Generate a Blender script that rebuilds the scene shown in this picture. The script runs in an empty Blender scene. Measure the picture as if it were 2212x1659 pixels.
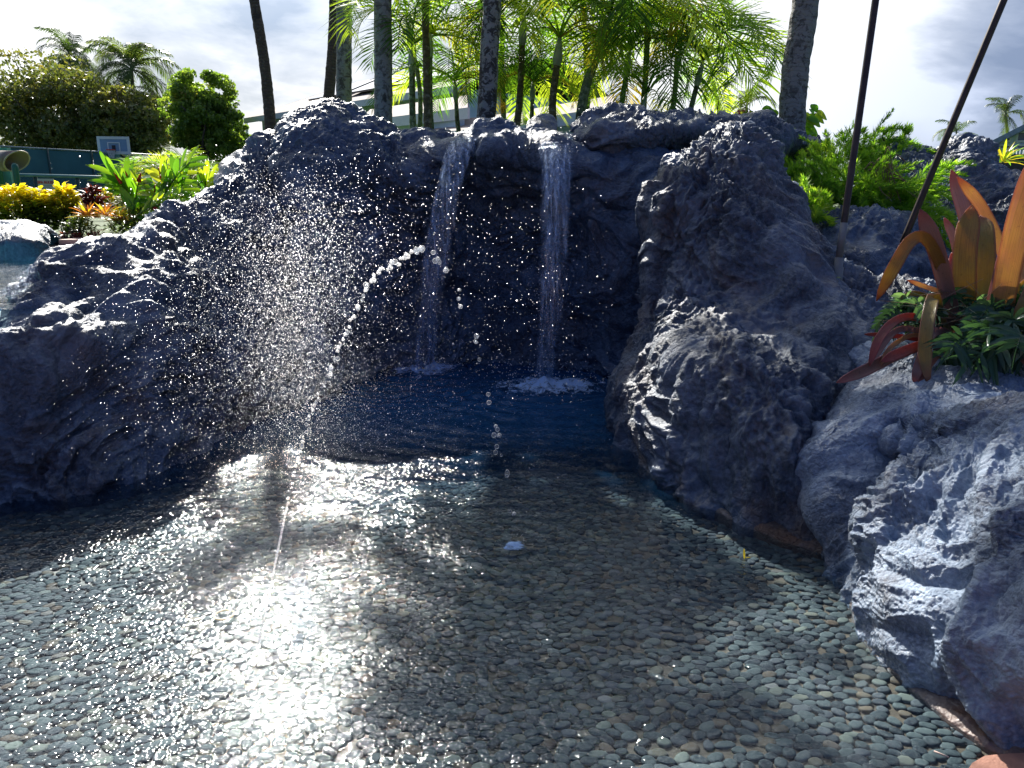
import bpy, bmesh, math, random
import numpy as np
from mathutils import Vector, Matrix, Euler

random.seed(7); np.random.seed(7)
S = bpy.context.scene
COL = S.collection
R = math.radians

# ------------------------------------------------------------------ camera
F = 1663.0; CX = 1106.0; CY = 829.5; PIT = R(13.86); CAMZ = 1.6
sp, cp = math.sin(PIT), math.cos(PIT)
cam = bpy.data.cameras.new('camera'); camo = bpy.data.objects.new('camera', cam); COL.objects.link(camo)
camo.location = (0, 0, CAMZ); camo.rotation_euler = (R(90) - PIT, 0, 0)
cam.sensor_width = 36; cam.lens = 36 * F / 2212; cam.clip_start = 0.05; cam.clip_end = 2000
S.camera = camo

# ------------------------------------------------------------------ world, sun, exposure
SUN_EL, SUN_AZ = R(36), R(-18)          # azimuth measured from +Y towards +X
S.view_settings.view_transform = 'Standard'; S.view_settings.look = 'None'
S.view_settings.gamma = 1; S.view_settings.use_curve_mapping = False
S.view_settings.exposure = 1.25
S.cycles.max_bounces = 8; S.cycles.transparent_max_bounces = 24
S.cycles.caustics_reflective = False; S.cycles.caustics_refractive = False
S.cycles.sample_clamp_indirect = 6
S.cycles.use_denoising = True
world = bpy.data.worlds.new('World'); S.world = world; world.use_nodes = True


class NT:
    """small node-tree writer"""
    def __init__(s, tree):
        s.t = tree; s.n = tree.nodes; s.l = tree.links
    def new(s, typ, ins=None, **kw):
        n = s.n.new(typ)
        for k, v in kw.items(): setattr(n, k, v)
        for k, v in (ins or {}).items(): s.set(n.inputs[k], v)
        return n
    def set(s, sock, v):
        if isinstance(v, bpy.types.NodeSocket): s.l.new(v, sock)
        elif isinstance(v, bpy.types.Node): s.l.new(v.outputs[0], sock)
        else: sock.default_value = v
    def noise(s, vec, scale, detail=4, rough=.55, dist=0.0):
        return s.new('ShaderNodeTexNoise', {'Vector': vec, 'Scale': scale, 'Detail': detail, 'Roughness': rough, 'Distortion': dist}).outputs[0]
    def ramp(s, fac, stops):
        n = s.new('ShaderNodeValToRGB', {'Fac': fac}); e = n.color_ramp.elements
        while len(e) < len(stops): e.new(.5)
        for i, (p, c) in enumerate(stops):
            e[i].position = p; e[i].color = (c if len(c) == 4 else (*c, 1)) if not isinstance(c, (int, float)) else (c, c, c, 1)
        return n.outputs[0]
    def math(s, op, a, b=0.0, c=None):
        n = s.new('ShaderNodeMath', operation=op); s.set(n.inputs[0], a); s.set(n.inputs[1], b)
        if c is not None: s.set(n.inputs[2], c)
        return n.outputs[0]
    def mixc(s, f, a, b, mode='MIX'):
        n = s.new('ShaderNodeMix', data_type='RGBA', blend_type=mode)
        s.set(n.inputs[0], f)
        for i, v in ((6, a), (7, b)):
            if isinstance(v, tuple) and len(v) == 3: v = (*v, 1)
            s.set(n.inputs[i], v)
        return n.outputs[2]
    def scale(s, vec, sc):
        n = s.new('ShaderNodeMapping', {'Vector': vec}); n.inputs['Scale'].default_value = sc; return n.outputs[0]


w = NT(world.node_tree); w.n.clear()
geo = w.new('ShaderNodeTexCoord').outputs['Generated']
sky = w.new('ShaderNodeTexSky', sky_type='NISHITA'); sky.sun_disc = False
sky.sun_elevation = SUN_EL; sky.sun_rotation = SUN_AZ; sky.air_density = 1.0; sky.dust_density = 0.6; sky.ozone_density = 3.0
skyc = w.mixc(1.0, sky.outputs[0], (.062, .062, .062), 'MULTIPLY')
v1 = w.scale(geo, (1.0, 1.0, 2.6))
n1 = w.noise(v1, 2.6, 10, .56, .25)
n2 = w.noise(v1, 8.5, 8, .6, .3)
nn = w.math('ADD', w.math('MULTIPLY', n1, .78), w.math('MULTIPLY', n2, .22))
def blob(px, py, wid):
    a = (px - CX) / F; u = -(py - CY) / F
    d = Vector((a, cp + u * sp, -sp + u * cp)).normalized()
    dt = w.new('ShaderNodeVectorMath', {0: geo, 1: tuple(d)}, operation='DOT_PRODUCT').outputs['Value']
    return w.new('ShaderNodeMapRange', {0: dt, 1: math.cos(wid), 2: 1.0, 3: 0.0, 4: 1.0}, interpolation_type='SMOOTHSTEP').outputs[0]
bank = w.math('MULTIPLY', w.math('ADD', blob(1950, 330, .17), blob(2250, 200, .16)), -.07)
bank = w.math('ADD', bank, w.math('MULTIPLY', blob(560, 150, .26), -.075))
brt = w.math('ADD', w.math('MULTIPLY', blob(1750, 60, .25), .22), w.math('MULTIPLY', blob(30, 60, .13), .12))
nn = w.math('ADD', nn, w.math('ADD', bank, brt))
bright = w.ramp(nn, [(.36, 0), (.47, .4), (.56, 1.0)])
grey = w.mixc(w.noise(v1, 5.0, 5), (.52, .67, .93), (.90, .98, 1.09))
cloud = w.mixc(bright, grey, (2.1, 2.11, 2.13))
cover = w.ramp(w.noise(w.scale(geo, (1, 1, 1.8)), 1.7, 5, .5), [(.36, .25), (.52, .9)])
ddir = (math.sin(SUN_AZ) * math.cos(SUN_EL), math.cos(SUN_AZ) * math.cos(SUN_EL), math.sin(SUN_EL))
ph0 = w.new('ShaderNodeVectorMath', {0: geo, 1: ddir}, operation='DOT_PRODUCT').outputs['Value']
au = w.new('ShaderNodeMapRange', {0: ph0, 1: .86, 2: 1.0, 3: 1.0, 4: 2.4}, interpolation_type='SMOOTHSTEP').outputs[0]      # veil of thin cloud glowing round the sun
ph = ph0
ph = w.new('ShaderNodeMapRange', {0: ph, 1: .25, 2: .88, 3: .17, 4: 1.0}, interpolation_type='SMOOTHSTEP').outputs[0]   # clouds glow towards the sun, dull away from it
cloud = w.mixc(1.0, cloud, w.new('ShaderNodeCombineXYZ', {0: w.math('POWER', ph, 1.25), 1: ph, 2: w.math('POWER', ph, .5)}).outputs[0], 'MULTIPLY')
cloud = w.mixc(1.0, cloud, w.new('ShaderNodeCombineXYZ', {0: au, 1: au, 2: au}).outputs[0], 'MULTIPLY')
full = w.mixc(cover, skyc, cloud)
bg = w.new('ShaderNodeBackground', {'Color': full, 'Strength': 0.29})
w.new('ShaderNodeOutputWorld', {'Surface': bg})

sun = bpy.data.lights.new('sun', 'SUN'); sun.energy = 5.0; sun.angle = R(.53); sun.color = (1, .955, .88)
suno = bpy.data.objects.new('sun', sun); COL.objects.link(suno)
sd = Vector((math.sin(SUN_AZ) * math.cos(SUN_EL), math.cos(SUN_AZ) * math.cos(SUN_EL), math.sin(SUN_EL)))
suno.rotation_euler = sd.to_track_quat('Z', 'Y').to_euler()
suno.location = (0, 0, 30)

# ------------------------------------------------------------------ helpers
def ray(px, py):
    a = (px - CX) / F; u = -(py - CY) / F
    return np.array([a, cp + u * sp, -sp + u * cp])
def P(px, py, Y):
    d = ray(px, py); t = Y / d[1]; return np.array([d[0] * t, Y, CAMZ + d[2] * t])
def G(px, py, z=0.0):
    d = ray(px, py); t = (z - CAMZ) / d[2]; return np.array([d[0] * t, d[1] * t, z])

def props(o, label=None, cat=None, group=None, kind=None):
    if label: o['label'] = label
    if cat: o['category'] = cat
    if group: o['group'] = group
    if kind: o['kind'] = kind
    return o
def link(name, data, parent=None):
    o = bpy.data.objects.new(name, data); COL.objects.link(o)
    if parent: o.parent = parent
    return o
def empty(name, loc=(0, 0, 0), **kw):
    o = link(name, None); o.location = loc; o.empty_display_size = .1
    return props(o, **kw)
def mesh_np(name, v, f, mat=None, smooth=True, uv=None, attrs=None):
    """v (N,3); f (M,3) or (M,4) arrays"""
    me = bpy.data.meshes.new(name); v = np.asarray(v, np.float32); f = np.asarray(f, np.int32)
    me.vertices.add(len(v)); me.vertices.foreach_set('co', v.ravel())
    k = f.shape[1]; me.loops.add(f.size); me.loops.foreach_set('vertex_index', f.ravel())
    me.polygons.add(len(f)); me.polygons.foreach_set('loop_start', np.arange(0, f.size, k, dtype=np.int32))
    me.polygons.foreach_set('loop_total', np.full(len(f), k, np.int32))
    me.polygons.foreach_set('use_smooth', np.full(len(f), smooth, bool))
    for an, av in (attrs or {}).items():
        at = me.attributes.new(an, 'FLOAT', 'POINT'); at.data.foreach_set('value', np.asarray(av, np.float32))
    if mat: me.materials.append(mat)
    me.update(calc_edges=True)
    return me
def obj_np(name, v, f, mat=None, parent=None, smooth=True, attrs=None):
    if parent is not None:
        v = np.asarray(v) - np.array(parent.matrix_basis.translation)[None]
    return link(name, mesh_np(name, v, f, mat, smooth, attrs=attrs), parent)

RNG = np.random.RandomState(11)
_perm = RNG.permutation(512); _g = RNG.normal(size=(512, 3)); _g /= np.linalg.norm(_g, axis=1)[:, None]
_perm3 = np.concatenate([_perm, _perm, _perm])
def pn(p, seed=0):
    p = np.asarray(p, float) + seed * 17.31
    i = np.floor(p).astype(np.int64); f = p - i; i &= 511
    u = f * f * f * (f * (f * 6 - 15) + 10)
    out = 0
    for a in (0, 1):
        ha = _perm[(i[:, 0] + a) & 511]
        for b in (0, 1):
            hb = _perm[(ha + i[:, 1] + b) & 511]
            for c in (0, 1):
                h = _perm[(hb + i[:, 2] + c) & 511]; g = _g[h]
                d = g[:, 0] * (f[:, 0] - a) + g[:, 1] * (f[:, 1] - b) + g[:, 2] * (f[:, 2] - c)
                wt = (u[:, 0] if a else 1 - u[:, 0]) * (u[:, 1] if b else 1 - u[:, 1]) * (u[:, 2] if c else 1 - u[:, 2])
                out = out + wt * d
    return out * 1.5
def fbm(p, o=4, seed=0, gain=.5):
    s = 0; a = 1; p = np.asarray(p, float)
    for k in range(o): s = s + a * pn(p * 2.03 ** k, seed + k); a *= gain
    return s
def crom(a, t):
    """catmull-rom along axis 0"""
    n = a.shape[0]; i = np.clip(np.floor(t).astype(int), 0, n - 2); f = (t - i)[(...,) + (None,) * (a.ndim - 1)]
    p1 = a[i]; p2 = a[i + 1]
    p0 = np.where((i > 0)[(...,) + (None,) * (a.ndim - 1)], a[np.maximum(i - 1, 0)], 2 * p1 - p2)
    p3 = np.where((i < n - 2)[(...,) + (None,) * (a.ndim - 1)], a[np.minimum(i + 2, n - 1)], 2 * p2 - p1)
    return p1 + .5 * f * (p2 - p0 + f * (2 * p0 - 5 * p1 + 4 * p2 - p3 + f * (3 * (p1 - p2) + p3 - p0)))
def params(lens, N, wts=None):
    lens = np.asarray(lens, float)
    if wts is not None: lens = lens * wts
    cum = np.concatenate([[0], np.cumsum(lens)]); return np.interp(np.linspace(0, cum[-1], N), cum, np.arange(len(cum)))
def grid_faces(nu, nv):
    a = np.arange(nu * nv).reshape(nu, nv)
    return np.stack([a[:-1, :-1], a[1:, :-1], a[1:, 1:], a[:-1, 1:]], -1).reshape(-1, 4)
def grid_normals(g):
    du = np.gradient(g, axis=0); dv = np.gradient(g, axis=1)
    n = np.cross(du, dv); return n / (np.linalg.norm(n, axis=-1, keepdims=True) + 1e-9)

def new_mat(name):
    m = bpy.data.materials.new(name); m.use_nodes = True; t = NT(m.node_tree); t.n.clear(); return m, t
def simple(name, col, rough=.6, metal=0.0, var=.25, scale=8.0, bump=0.0, bscale=30, spec=.5):
    m, t = new_mat(name)
    pos = t.new('ShaderNodeTexCoord').outputs['Object']
    n = t.noise(pos, scale, 6)
    c = t.mixc(t.ramp(n, [(.3, 0), (.7, 1)]), tuple(x * (1 - var) for x in col), tuple(min(1, x * (1 + var)) for x in col))
    b = t.new('ShaderNodeBsdfPrincipled', {'Base Color': c, 'Roughness': rough, 'Metallic': metal, 'Specular IOR Level': spec})
    if bump: t.set(b.inputs['Normal'], t.new('ShaderNodeBump', {'Height': t.noise(pos, bscale, 6), 'Strength': bump, 'Distance': .01}))
    t.new('ShaderNodeOutputMaterial', {'Surface': b}); return m
def leafmat(name, stops, trans=.45, rough=.45, noise_scale=0, island=True, zgrad=None):
    """leaf colours picked per leaf; light passes through"""
    m, t = new_mat(name)
    g = t.new('ShaderNodeNewGeometry')
    src = g.outputs['Random Per Island'] if island else t.new('ShaderNodeObjectInfo').outputs['Random']
    if noise_scale:
        src = t.math('ADD', t.math('MULTIPLY', src, .5), t.math('MULTIPLY', t.ramp(t.noise(g.outputs['Position'], noise_scale, 3), [(.3, 0), (.7, 1)]), .5))
    c = t.ramp(src, stops)
    if zgrad:
        lo, hi, col2 = zgrad; z = t.new('ShaderNodeSeparateXYZ', {0: g.outputs['Position']}).outputs[2]
        z = t.math('ADD', z, t.math('MULTIPLY', t.math('SUBTRACT', t.noise(g.outputs['Position'], 5, 3), .5), .5))
        c = t.mixc(t.new('ShaderNodeMapRange', {0: z, 1: lo, 2: hi}).outputs[0], c, col2)
    d = t.new('ShaderNodeBsdfPrincipled', {'Base Color': c, 'Roughness': rough, 'Specular IOR Level': .4})
    tc = t.mixc(1.0, c, (1.5, 1.6, .6), 'MULTIPLY')
    tr = t.new('ShaderNodeBsdfTranslucent', {'Color': tc})
    t.new('ShaderNodeOutputMaterial', {'Surface': t.new('ShaderNodeMixShader', {0: trans, 1: d, 2: tr})}); return m

# ------------------------------------------------------------------ rock material
def rock_mat(name, dark, mid, pale, rust=(.12, .065, .035), rust_amt=.42, scale=1.0):
    m, t = new_mat(name)
    pos = t.new('ShaderNodeNewGeometry').outputs['Position']
    n = t.noise(pos, 3.0 * scale, 9, .62, .6)
    c = t.ramp(n, [(.34, dark), (.5, mid), (.66, pale)])
    nf = t.noise(pos, 38 * scale, 8, .7)
    c = t.mixc(t.ramp(nf, [(.42, 0.0), (.66, .55)]), c, tuple(x * 1.25 for x in pale))
    rn = t.noise(pos, 2.3, 7, .6, .8)
    z = t.new('ShaderNodeSeparateXYZ', {0: pos}).outputs[2]
    low = t.new('ShaderNodeMapRange', {0: z, 1: .02, 2: .5, 3: .75, 4: .38}).outputs[0]
    c = t.mixc(t.math('MULTIPLY', t.math('MULTIPLY', t.ramp(rn, [(.5, 0), (.66, 1)]), low), rust_amt * 2), c, rust)
    st = t.noise(t.scale(pos, (9, 9, 1.1)), 1.0, 6, .6, .4)      # mineral streaks that ran down the face
    c = t.mixc(t.math('MULTIPLY', t.ramp(st, [(.55, 0), (.75, 1)]), .35), c, tuple(x * 1.5 for x in pale))
    h = t.math('ADD', t.math('MULTIPLY', t.noise(pos, 26 * scale, 9, .66, .12), 1.0), t.math('MULTIPLY', t.noise(pos, 110 * scale, 5, .6), .25))
    vor = t.new('ShaderNodeTexVoronoi', {'Vector': pos, 'Scale': 17 * scale}, feature='DISTANCE_TO_EDGE').outputs[0]
    h = t.math('ADD', h, t.math('MULTIPLY', t.math('MINIMUM', vor, .12), 1.3))
    msk_ = t.ramp(t.noise(pos, 1.6, 3), [(.38, .35), (.6, 1.0)])
    bmp = t.new('ShaderNodeBump', {'Height': h, 'Strength': msk_, 'Distance': .032})
    wet = t.new('ShaderNodeMapRange', {0: z, 1: .0, 2: .35, 3: .25, 4: .46}).outputs[0]
    b = t.new('ShaderNodeBsdfPrincipled', {'Base Color': c, 'Roughness': wet, 'Specular IOR Level': .62, 'Normal': bmp})
    t.new('ShaderNodeOutputMaterial', {'Surface': b}); return m
M_ROCK = rock_mat('lava_rock', (.014, .025, .043), (.040, .064, .102), (.125, .163, .22))
M_ROCKW = rock_mat('lava_rock_dark', (.010, .021, .042), (.026, .050, .094), (.09, .14, .21), rust_amt=.2)
M_ROCKN = rock_mat('lava_rock_skylit', (.045, .070, .112), (.125, .178, .26), (.28, .355, .46), rust_amt=.3, scale=1.3)  # near rocks paler: brighter sky light put into their base colour

def rock(name, cols, NU, NV, mat, amp=1.0, seed=0, label='', back=((0, .5, -.25), (0, 1.0, -1.2)), wback=.25, aniso=(1, 1, 1), rot=0.0, extra_front=True, wts=None, detail=1.25, floor=None):
    """loft through hand-placed control columns, then push the surface in and out with layered noise"""
    A = []
    for c in cols:
        c = [np.asarray(p, float) for p in c]
        if extra_front: c = [c[0] + np.array([0, .03, -.55])] + c
        top = c[-1]
        for b in back: c.append(top + np.array(b))
        A.append(c)
    A = np.array(A)                                   # (M,K,3)
    M, K, _ = A.shape
    lu = np.linalg.norm(np.diff(A, axis=0), axis=-1)[:, 1:-2].mean(1)
    lv = np.linalg.norm(np.diff(A, axis=1), axis=-1).mean(0)
    wv = np.ones(K - 1); wv[-len(back):] = wback
    if extra_front: wv[0] = .35
    tu = params(lu, NU); tv = params(lv, NV, wv)
    g = crom(A, tu); g = np.transpose(crom(np.transpose(g, (1, 0, 2)), tv), (1, 0, 2))
    n = grid_normals(g)
    tocam = np.array([0, 0, CAMZ]) - g
    if (n * tocam).sum(-1)[:, : NV // 2].mean() < 0: n = -n
    flip = False
    p = g.reshape(-1, 3); nr = n.reshape(-1, 3)
    cr_, sr_ = math.cos(rot), math.sin(rot)
    q = p @ np.array([[cr_, 0, sr_], [0, 1, 0], [-sr_, 0, cr_]]).T * np.array(aniso)
    warp = np.stack([pn(q * 1.7, seed + 31), pn(q * 1.7, seed + 32), pn(q * 1.7, seed + 33)], -1)
    h = .10 * fbm(q * 1.5, 2, seed) + .08 * (.5 - np.abs(pn(q * 2.6 + warp * .5, seed + 3))) 
    p1 = p + nr * (h * amp)[:, None]
    g1 = p1.reshape(g.shape); n1 = grid_normals(g1)
    if (n1 * n).sum() < 0: n1 = -n1
    nr1 = n1.reshape(-1, 3)
    q2 = q + warp * .22
    r1 = 1 - np.abs(pn(q2 * 5.2, seed + 5)) * 2.2
    r2 = 1 - np.abs(pn(q2 * 11.0 + 3, seed + 6)) * 2.2
    r3 = 1 - np.abs(pn(q2 * 23.0 + 7, seed + 7)) * 2.2
    msk = np.clip(.55 + 1.9 * pn(q * 1.1, seed + 9), .04, 1.35)
    b1 = np.abs(pn(q2 * 3.4 + 5, seed + 11)) * 2; b2 = np.abs(pn(q2 * 8.0 + 9, seed + 12)) * 2
    f = .034 * np.minimum(b1, .7) + .020 * np.minimum(b2, .8) * msk + .024 * r1 + .004 * r3 + .016 * r2 * msk + .008 * r3 * msk + .007 * pn(q2 * 47, seed + 8) * msk + .004 * pn(p * 95, seed + 10) - .03
    p2 = p1 + nr1 * (f * amp * detail)[:, None]
    if floor is not None: p2[:, 2] = np.maximum(p2[:, 2], floor)
    fa = grid_faces(NU, NV)
    # orient outwards
    e = np.cross(p2[fa[:, 1]] - p2[fa[:, 0]], p2[fa[:, 3]] - p2[fa[:, 0]])
    if (e * nr1[fa[:, 0]]).sum() < 0: fa = fa[:, ::-1]
    o = obj_np(name, p2, fa, mat)
    props(o, label=label, cat='rock')
    return o, p2.reshape(NU, NV, 3)
def g_(px, py): return G(px, py)
def col(base, *pts):
    return [G(*base)] + [P(*p) for p in pts]

# ------------------------------------------------------------------ the rocks
A_cols = [
 col((-420, 1195), (-420, 1000, 3.75), (-420, 800, 3.95), (-420, 740, 4.2), (-420, 705, 4.6)),
 col((-160, 1125), (-160, 940, 3.85), (-160, 770, 4.05), (-150, 745, 4.3), (-150, 705, 4.65)),
 col((0, 1085), (0, 900, 3.98), (0, 745, 4.15), (0, 715, 4.4), (0, 688, 4.75)),
 col((60, 1075), (55, 880, 4.02), (60, 740, 4.2), (60, 690, 4.5), (45, 638, 4.95)),
 col((100, 1068), (100, 880, 4.1), (110, 720, 4.3), (100, 640, 4.7), (95, 572, 5.1)),
 col((180, 1055), (185, 870, 4.25), (200, 700, 4.5), (190, 600, 4.9), (190, 530, 5.3)),
 col((260, 1040), (265, 850, 4.4), (270, 680, 4.7), (265, 570, 5.1), (260, 514, 5.5)),
 col((350, 1020), (350, 830, 4.6), (350, 660, 5.0), (350, 550, 5.5), (350, 490, 6.0)),
 col((430, 975), (430, 800, 5.0), (430, 640, 5.5), (420, 510, 6.1), (410, 447, 6.6)),
 col((500, 935), (500, 760, 5.4), (500, 590, 6.0), (500, 450, 6.6), (495, 378, 7.2)),
 col((560, 905), (560, 730, 5.8), (560, 550, 6.4), (560, 410, 7.0), (563, 306, 7.8)),
 col((640, 880), (640, 700, 6.2), (640, 520, 6.9), (640, 400, 7.5), (625, 298, 8.2)),
 col((740, 860), (740, 700, 6.9), (740, 520, 7.5), (740, 420, 8.0), (720, 330, 8.5)),
]
rockA, gA = rock('lava_rock_bank', A_cols, 430, 330, M_ROCK, 1.1, 1, 'long low black lava bank rising from the left edge, with spill from the turquoise pool', aniso=(1, .9, 1.5), rot=.45, back=((-.25, .45, -.22), (-.3, 1.0, -1.3)))
B_cols = [
 col((640, 880), (622, 700, 6.7), (614, 500, 7.5), (606, 380, 8.0), (622, 300, 8.4)),
 col((662, 872), (640, 690, 6.25), (620, 500, 6.8), (606, 335, 7.25), (636, 252, 7.9)),
 col((710, 850), (700, 680, 6.4), (698, 480, 6.8), (690, 315, 7.1), (690, 230, 7.9)),
 col((780, 825), (780, 660, 6.6), (780, 470, 7.0), (775, 330, 7.2), (770, 250, 7.9)),
 col((860, 805), (860, 640, 6.9), (860, 480, 7.2), (860, 365, 7.2), (865, 290, 7.9)),
 col((940, 790), (940, 620, 7.25), (940, 470, 7.45), (935, 345, 7.2), (935, 293, 7.8)),
 col((1000, 785), (1000, 620, 7.5), (1000, 470, 7.55), (1000, 330, 7.15), (1000, 290, 7.5)),
 col((1060, 782), (1060, 620, 7.55), (1060, 470, 7.5), (1058, 330, 6.95), (1052, 270, 7.4)),
 col((1120, 785), (1120, 620, 7.5), (1120, 470, 7.4), (1120, 335, 6.95), (1120, 284, 7.4)),
 col((1205, 795), (1205, 620, 7.3), (1205, 470, 7.1), (1205, 325, 6.72), (1205, 301, 7.3)),
 col((1265, 800), (1265, 620, 7.0), (1265, 470, 6.9), (1262, 345, 6.65), (1255, 297, 7.2)),
 col((1340, 815), (1340, 640, 6.7), (1340, 480, 6.6), (1345, 380, 6.6), (1350, 335, 7.1)),
 col((1420, 830), (1420, 660, 6.5), (1430, 500, 6.5), (1430, 400, 6.5), (1440, 342, 7.0)),
 col((1520, 850), (1520, 660, 6.5), (1520, 500, 6.5), (1520, 410, 6.6), (1520, 355, 7.0)),
]
rockB, gB = rock('lava_rock_cliff', B_cols, 520, 400, M_ROCKW, .95, 20, 'tall dark lava cliff behind the pool, with both waterfalls running over its lip', aniso=(.9, 1, 1.2), rot=-.2)
def colP(*pts): return [P(*p) for p in pts]
E_cols = [
 colP((1225, 345, 7.6), (1226, 330, 7.3), (1228, 312, 7.15), (1236, 296, 7.2), (1245, 290, 7.5)),
 colP((1262, 352, 7.6), (1262, 338, 7.1), (1262, 305, 6.95), (1262, 272, 7.1), (1262, 262, 7.6)),
 colP((1320, 362, 7.7), (1320, 345, 7.0), (1320, 300, 6.75), (1315, 265, 7.0), (1310, 255, 7.7)),
 colP((1390, 352, 8.0), (1390, 330, 7.2), (1390, 290, 6.8), (1385, 260, 7.1), (1390, 247, 7.8)),
 colP((1460, 342, 8.2), (1460, 315, 7.4), (1460, 285, 6.9), (1460, 265, 7.2), (1460, 256, 7.9)),
 colP((1540, 330, 8.2), (1540, 308, 7.5), (1540, 285, 7.0), (1540, 269, 7.3), (1545, 261, 7.9)),
 colP((1630, 330, 8.2), (1630, 308, 7.6), (1630, 292, 7.2), (1635, 278, 7.5), (1640, 271, 8.0)),
 colP((1690, 330, 8.2), (1690, 318, 7.9), (1690, 306, 7.7), (1692, 296, 7.9), (1695, 291, 8.2)),
 colP((1760, 322, 8.5), (1760, 318, 8.3), (1760, 314, 8.2), (1760, 311, 8.3), (1760, 309, 8.5)),
]
rockE, gE = rock('lava_rock_ledge', E_cols, 300, 150, M_ROCK, 1.2, 40, 'overhanging rock ledge with a dark cave under it, right of the wide waterfall', extra_front=False, aniso=(.8, 1, 1.6), rot=.1, back=((0, .5, -.1), (0, .9, -.9)))
C_cols = [
 col((1370, 880), (1420, 780, 6.4), (1440, 600, 6.6), (1455, 430, 6.8), (1475, 350, 7.0)),
 col((1322, 892), (1362, 785, 5.25), (1390, 670, 5.55), (1418, 450, 5.8), (1445, 350, 6.2)),
 col((1345, 950), (1388, 800, 4.8), (1428, 680, 5.4), (1450, 450, 5.5), (1482, 338, 6.0)),
 col((1400, 1005), (1428, 800, 4.45), (1462, 668, 5.15), (1515, 430, 5.35), (1545, 300, 5.9)),
 col((1480, 1060), (1510, 800, 4.08), (1545, 662, 4.88), (1580, 420, 5.2), (1602, 284, 5.8)),
 col((1560, 1108), (1590, 800, 3.86), (1625, 668, 4.7), (1642, 450, 5.1), (1650, 306, 5.7)),
 col((1640, 1145), (1665, 815, 3.72), (1695, 690, 4.5), (1700, 530, 4.9), (1706, 396, 5.5)),
 col((1720, 1172), (1735, 860, 3.68), (1765, 725, 4.3), (1768, 620, 4.7), (1762, 520, 5.3)),
 col((1790, 1198), (1800, 990, 3.7), (1830, 800, 4.15), (1840, 700, 4.5), (1832, 607, 5.2)),
 col((1900, 1228), (1900, 1000, 3.65), (1920, 840, 4.1), (1920, 750, 4.5), (1900, 640, 5.2)),
 col((2030, 1250), (2030, 1000, 3.6), (2030, 850, 4.1), (2030, 770, 4.5), (2020, 650, 5.2)),
 col((2400, 1260), (2400, 1000, 3.6), (2400, 850, 4.1), (2400, 780, 4.5), (2400, 670, 5.2)),
]
rockC, gC = rock('lava_rock_outcrop', C_cols, 560, 440, M_ROCK, 1.05, 60, 'tall craggy lava outcrop right of the waterfalls, with a sunlit shoulder below the pole', aniso=(1.1, 1, .85), rot=.5)
D_cols = [
 col((1835, 1180), (1790, 1060, 3.9), (1800, 960, 4.1), (1850, 870, 4.3), (1900, 820, 4.6)),
 col((1800, 1203), (1722, 1070, 3.5), (1742, 955, 3.62), (1800, 865, 3.85), (1868, 798, 4.15)),
 col((1830, 1235), (1780, 1095, 3.22), (1800, 975, 3.38), (1850, 868, 3.6), (1910, 782, 4.0)),
 col((1900, 1290), (1875, 1120, 3.15), (1880, 990, 3.3), (1910, 880, 3.4), (1960, 776, 3.9)),
 col((2000, 1340), (1980, 1130, 3.15), (1980, 1000, 3.35), (2000, 890, 3.3), (2040, 788, 3.8)),
 col((2120, 1380), (2100, 1150, 3.1), (2100, 1000, 3.25), (2110, 890, 3.2), (2130, 800, 3.7)),
 col((2260, 1400), (2240, 1160, 3.0), (2240, 1000, 3.15), (2240, 900, 3.1), (2240, 808, 3.6)),
 col((2450, 1420), (2450, 1160, 2.6), (2450, 1000, 2.75), (2450, 900, 3.0), (2450, 820, 3.5)),
]
rockD, gD = rock('lava_boulder', D_cols, 400, 330, M_ROCKN, .95, 80, 'rounded pale lava boulder in front of the big orange bromeliad', aniso=(1.1, 1, .8), rot=.6, back=((0, .45, -.15), (0, .9, -.8)))
E2_cols = [
 col((1905, 1250), (1925, 1190, 3.35), (1950, 1120, 3.4), (1975, 1060, 3.5), (2010, 1010, 3.5)),
 col((1862, 1275), (1898, 1215, 2.78), (1912, 1120, 2.85), (1935, 1035, 2.95), (1985, 985, 3.12)),
 col((1842, 1330), (1925, 1260, 2.52), (1958, 1150, 2.62), (1988, 1050, 2.77), (2040, 970, 3.0)),
 col((1885, 1400), (1990, 1330, 2.28), (2030, 1180, 2.42), (2060, 1060, 2.6), (2100, 952, 2.88)),
 col((1965, 1470), (2060, 1380, 2.1), (2110, 1210, 2.26), (2130, 1070, 2.45), (2160, 932, 2.78)),
 col((2055, 1545), (2140, 1425, 1.97), (2190, 1230, 2.12), (2210, 1080, 2.3), (2230, 920, 2.72)),
 col((2145, 1602), (2240, 1440, 1.86), (2290, 1240, 2.0), (2300, 1080, 2.2), (2300, 915, 2.68)),
 col((2320, 1640), (2390, 1450, 1.78), (2420, 1240, 1.9), (2430, 1080, 2.1), (2430, 915, 2.6)),
]
rockE2, gE2 = rock('lava_boulder', E2_cols, 380, 430, M_ROCKN, .95, 100, 'large pale grey lava boulder nearest the camera at the right edge of the pebble pool', aniso=(1.15, 1, .75), rot=.7, back=((0, .4, -.1), (.1, .8, -.6)))
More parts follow.
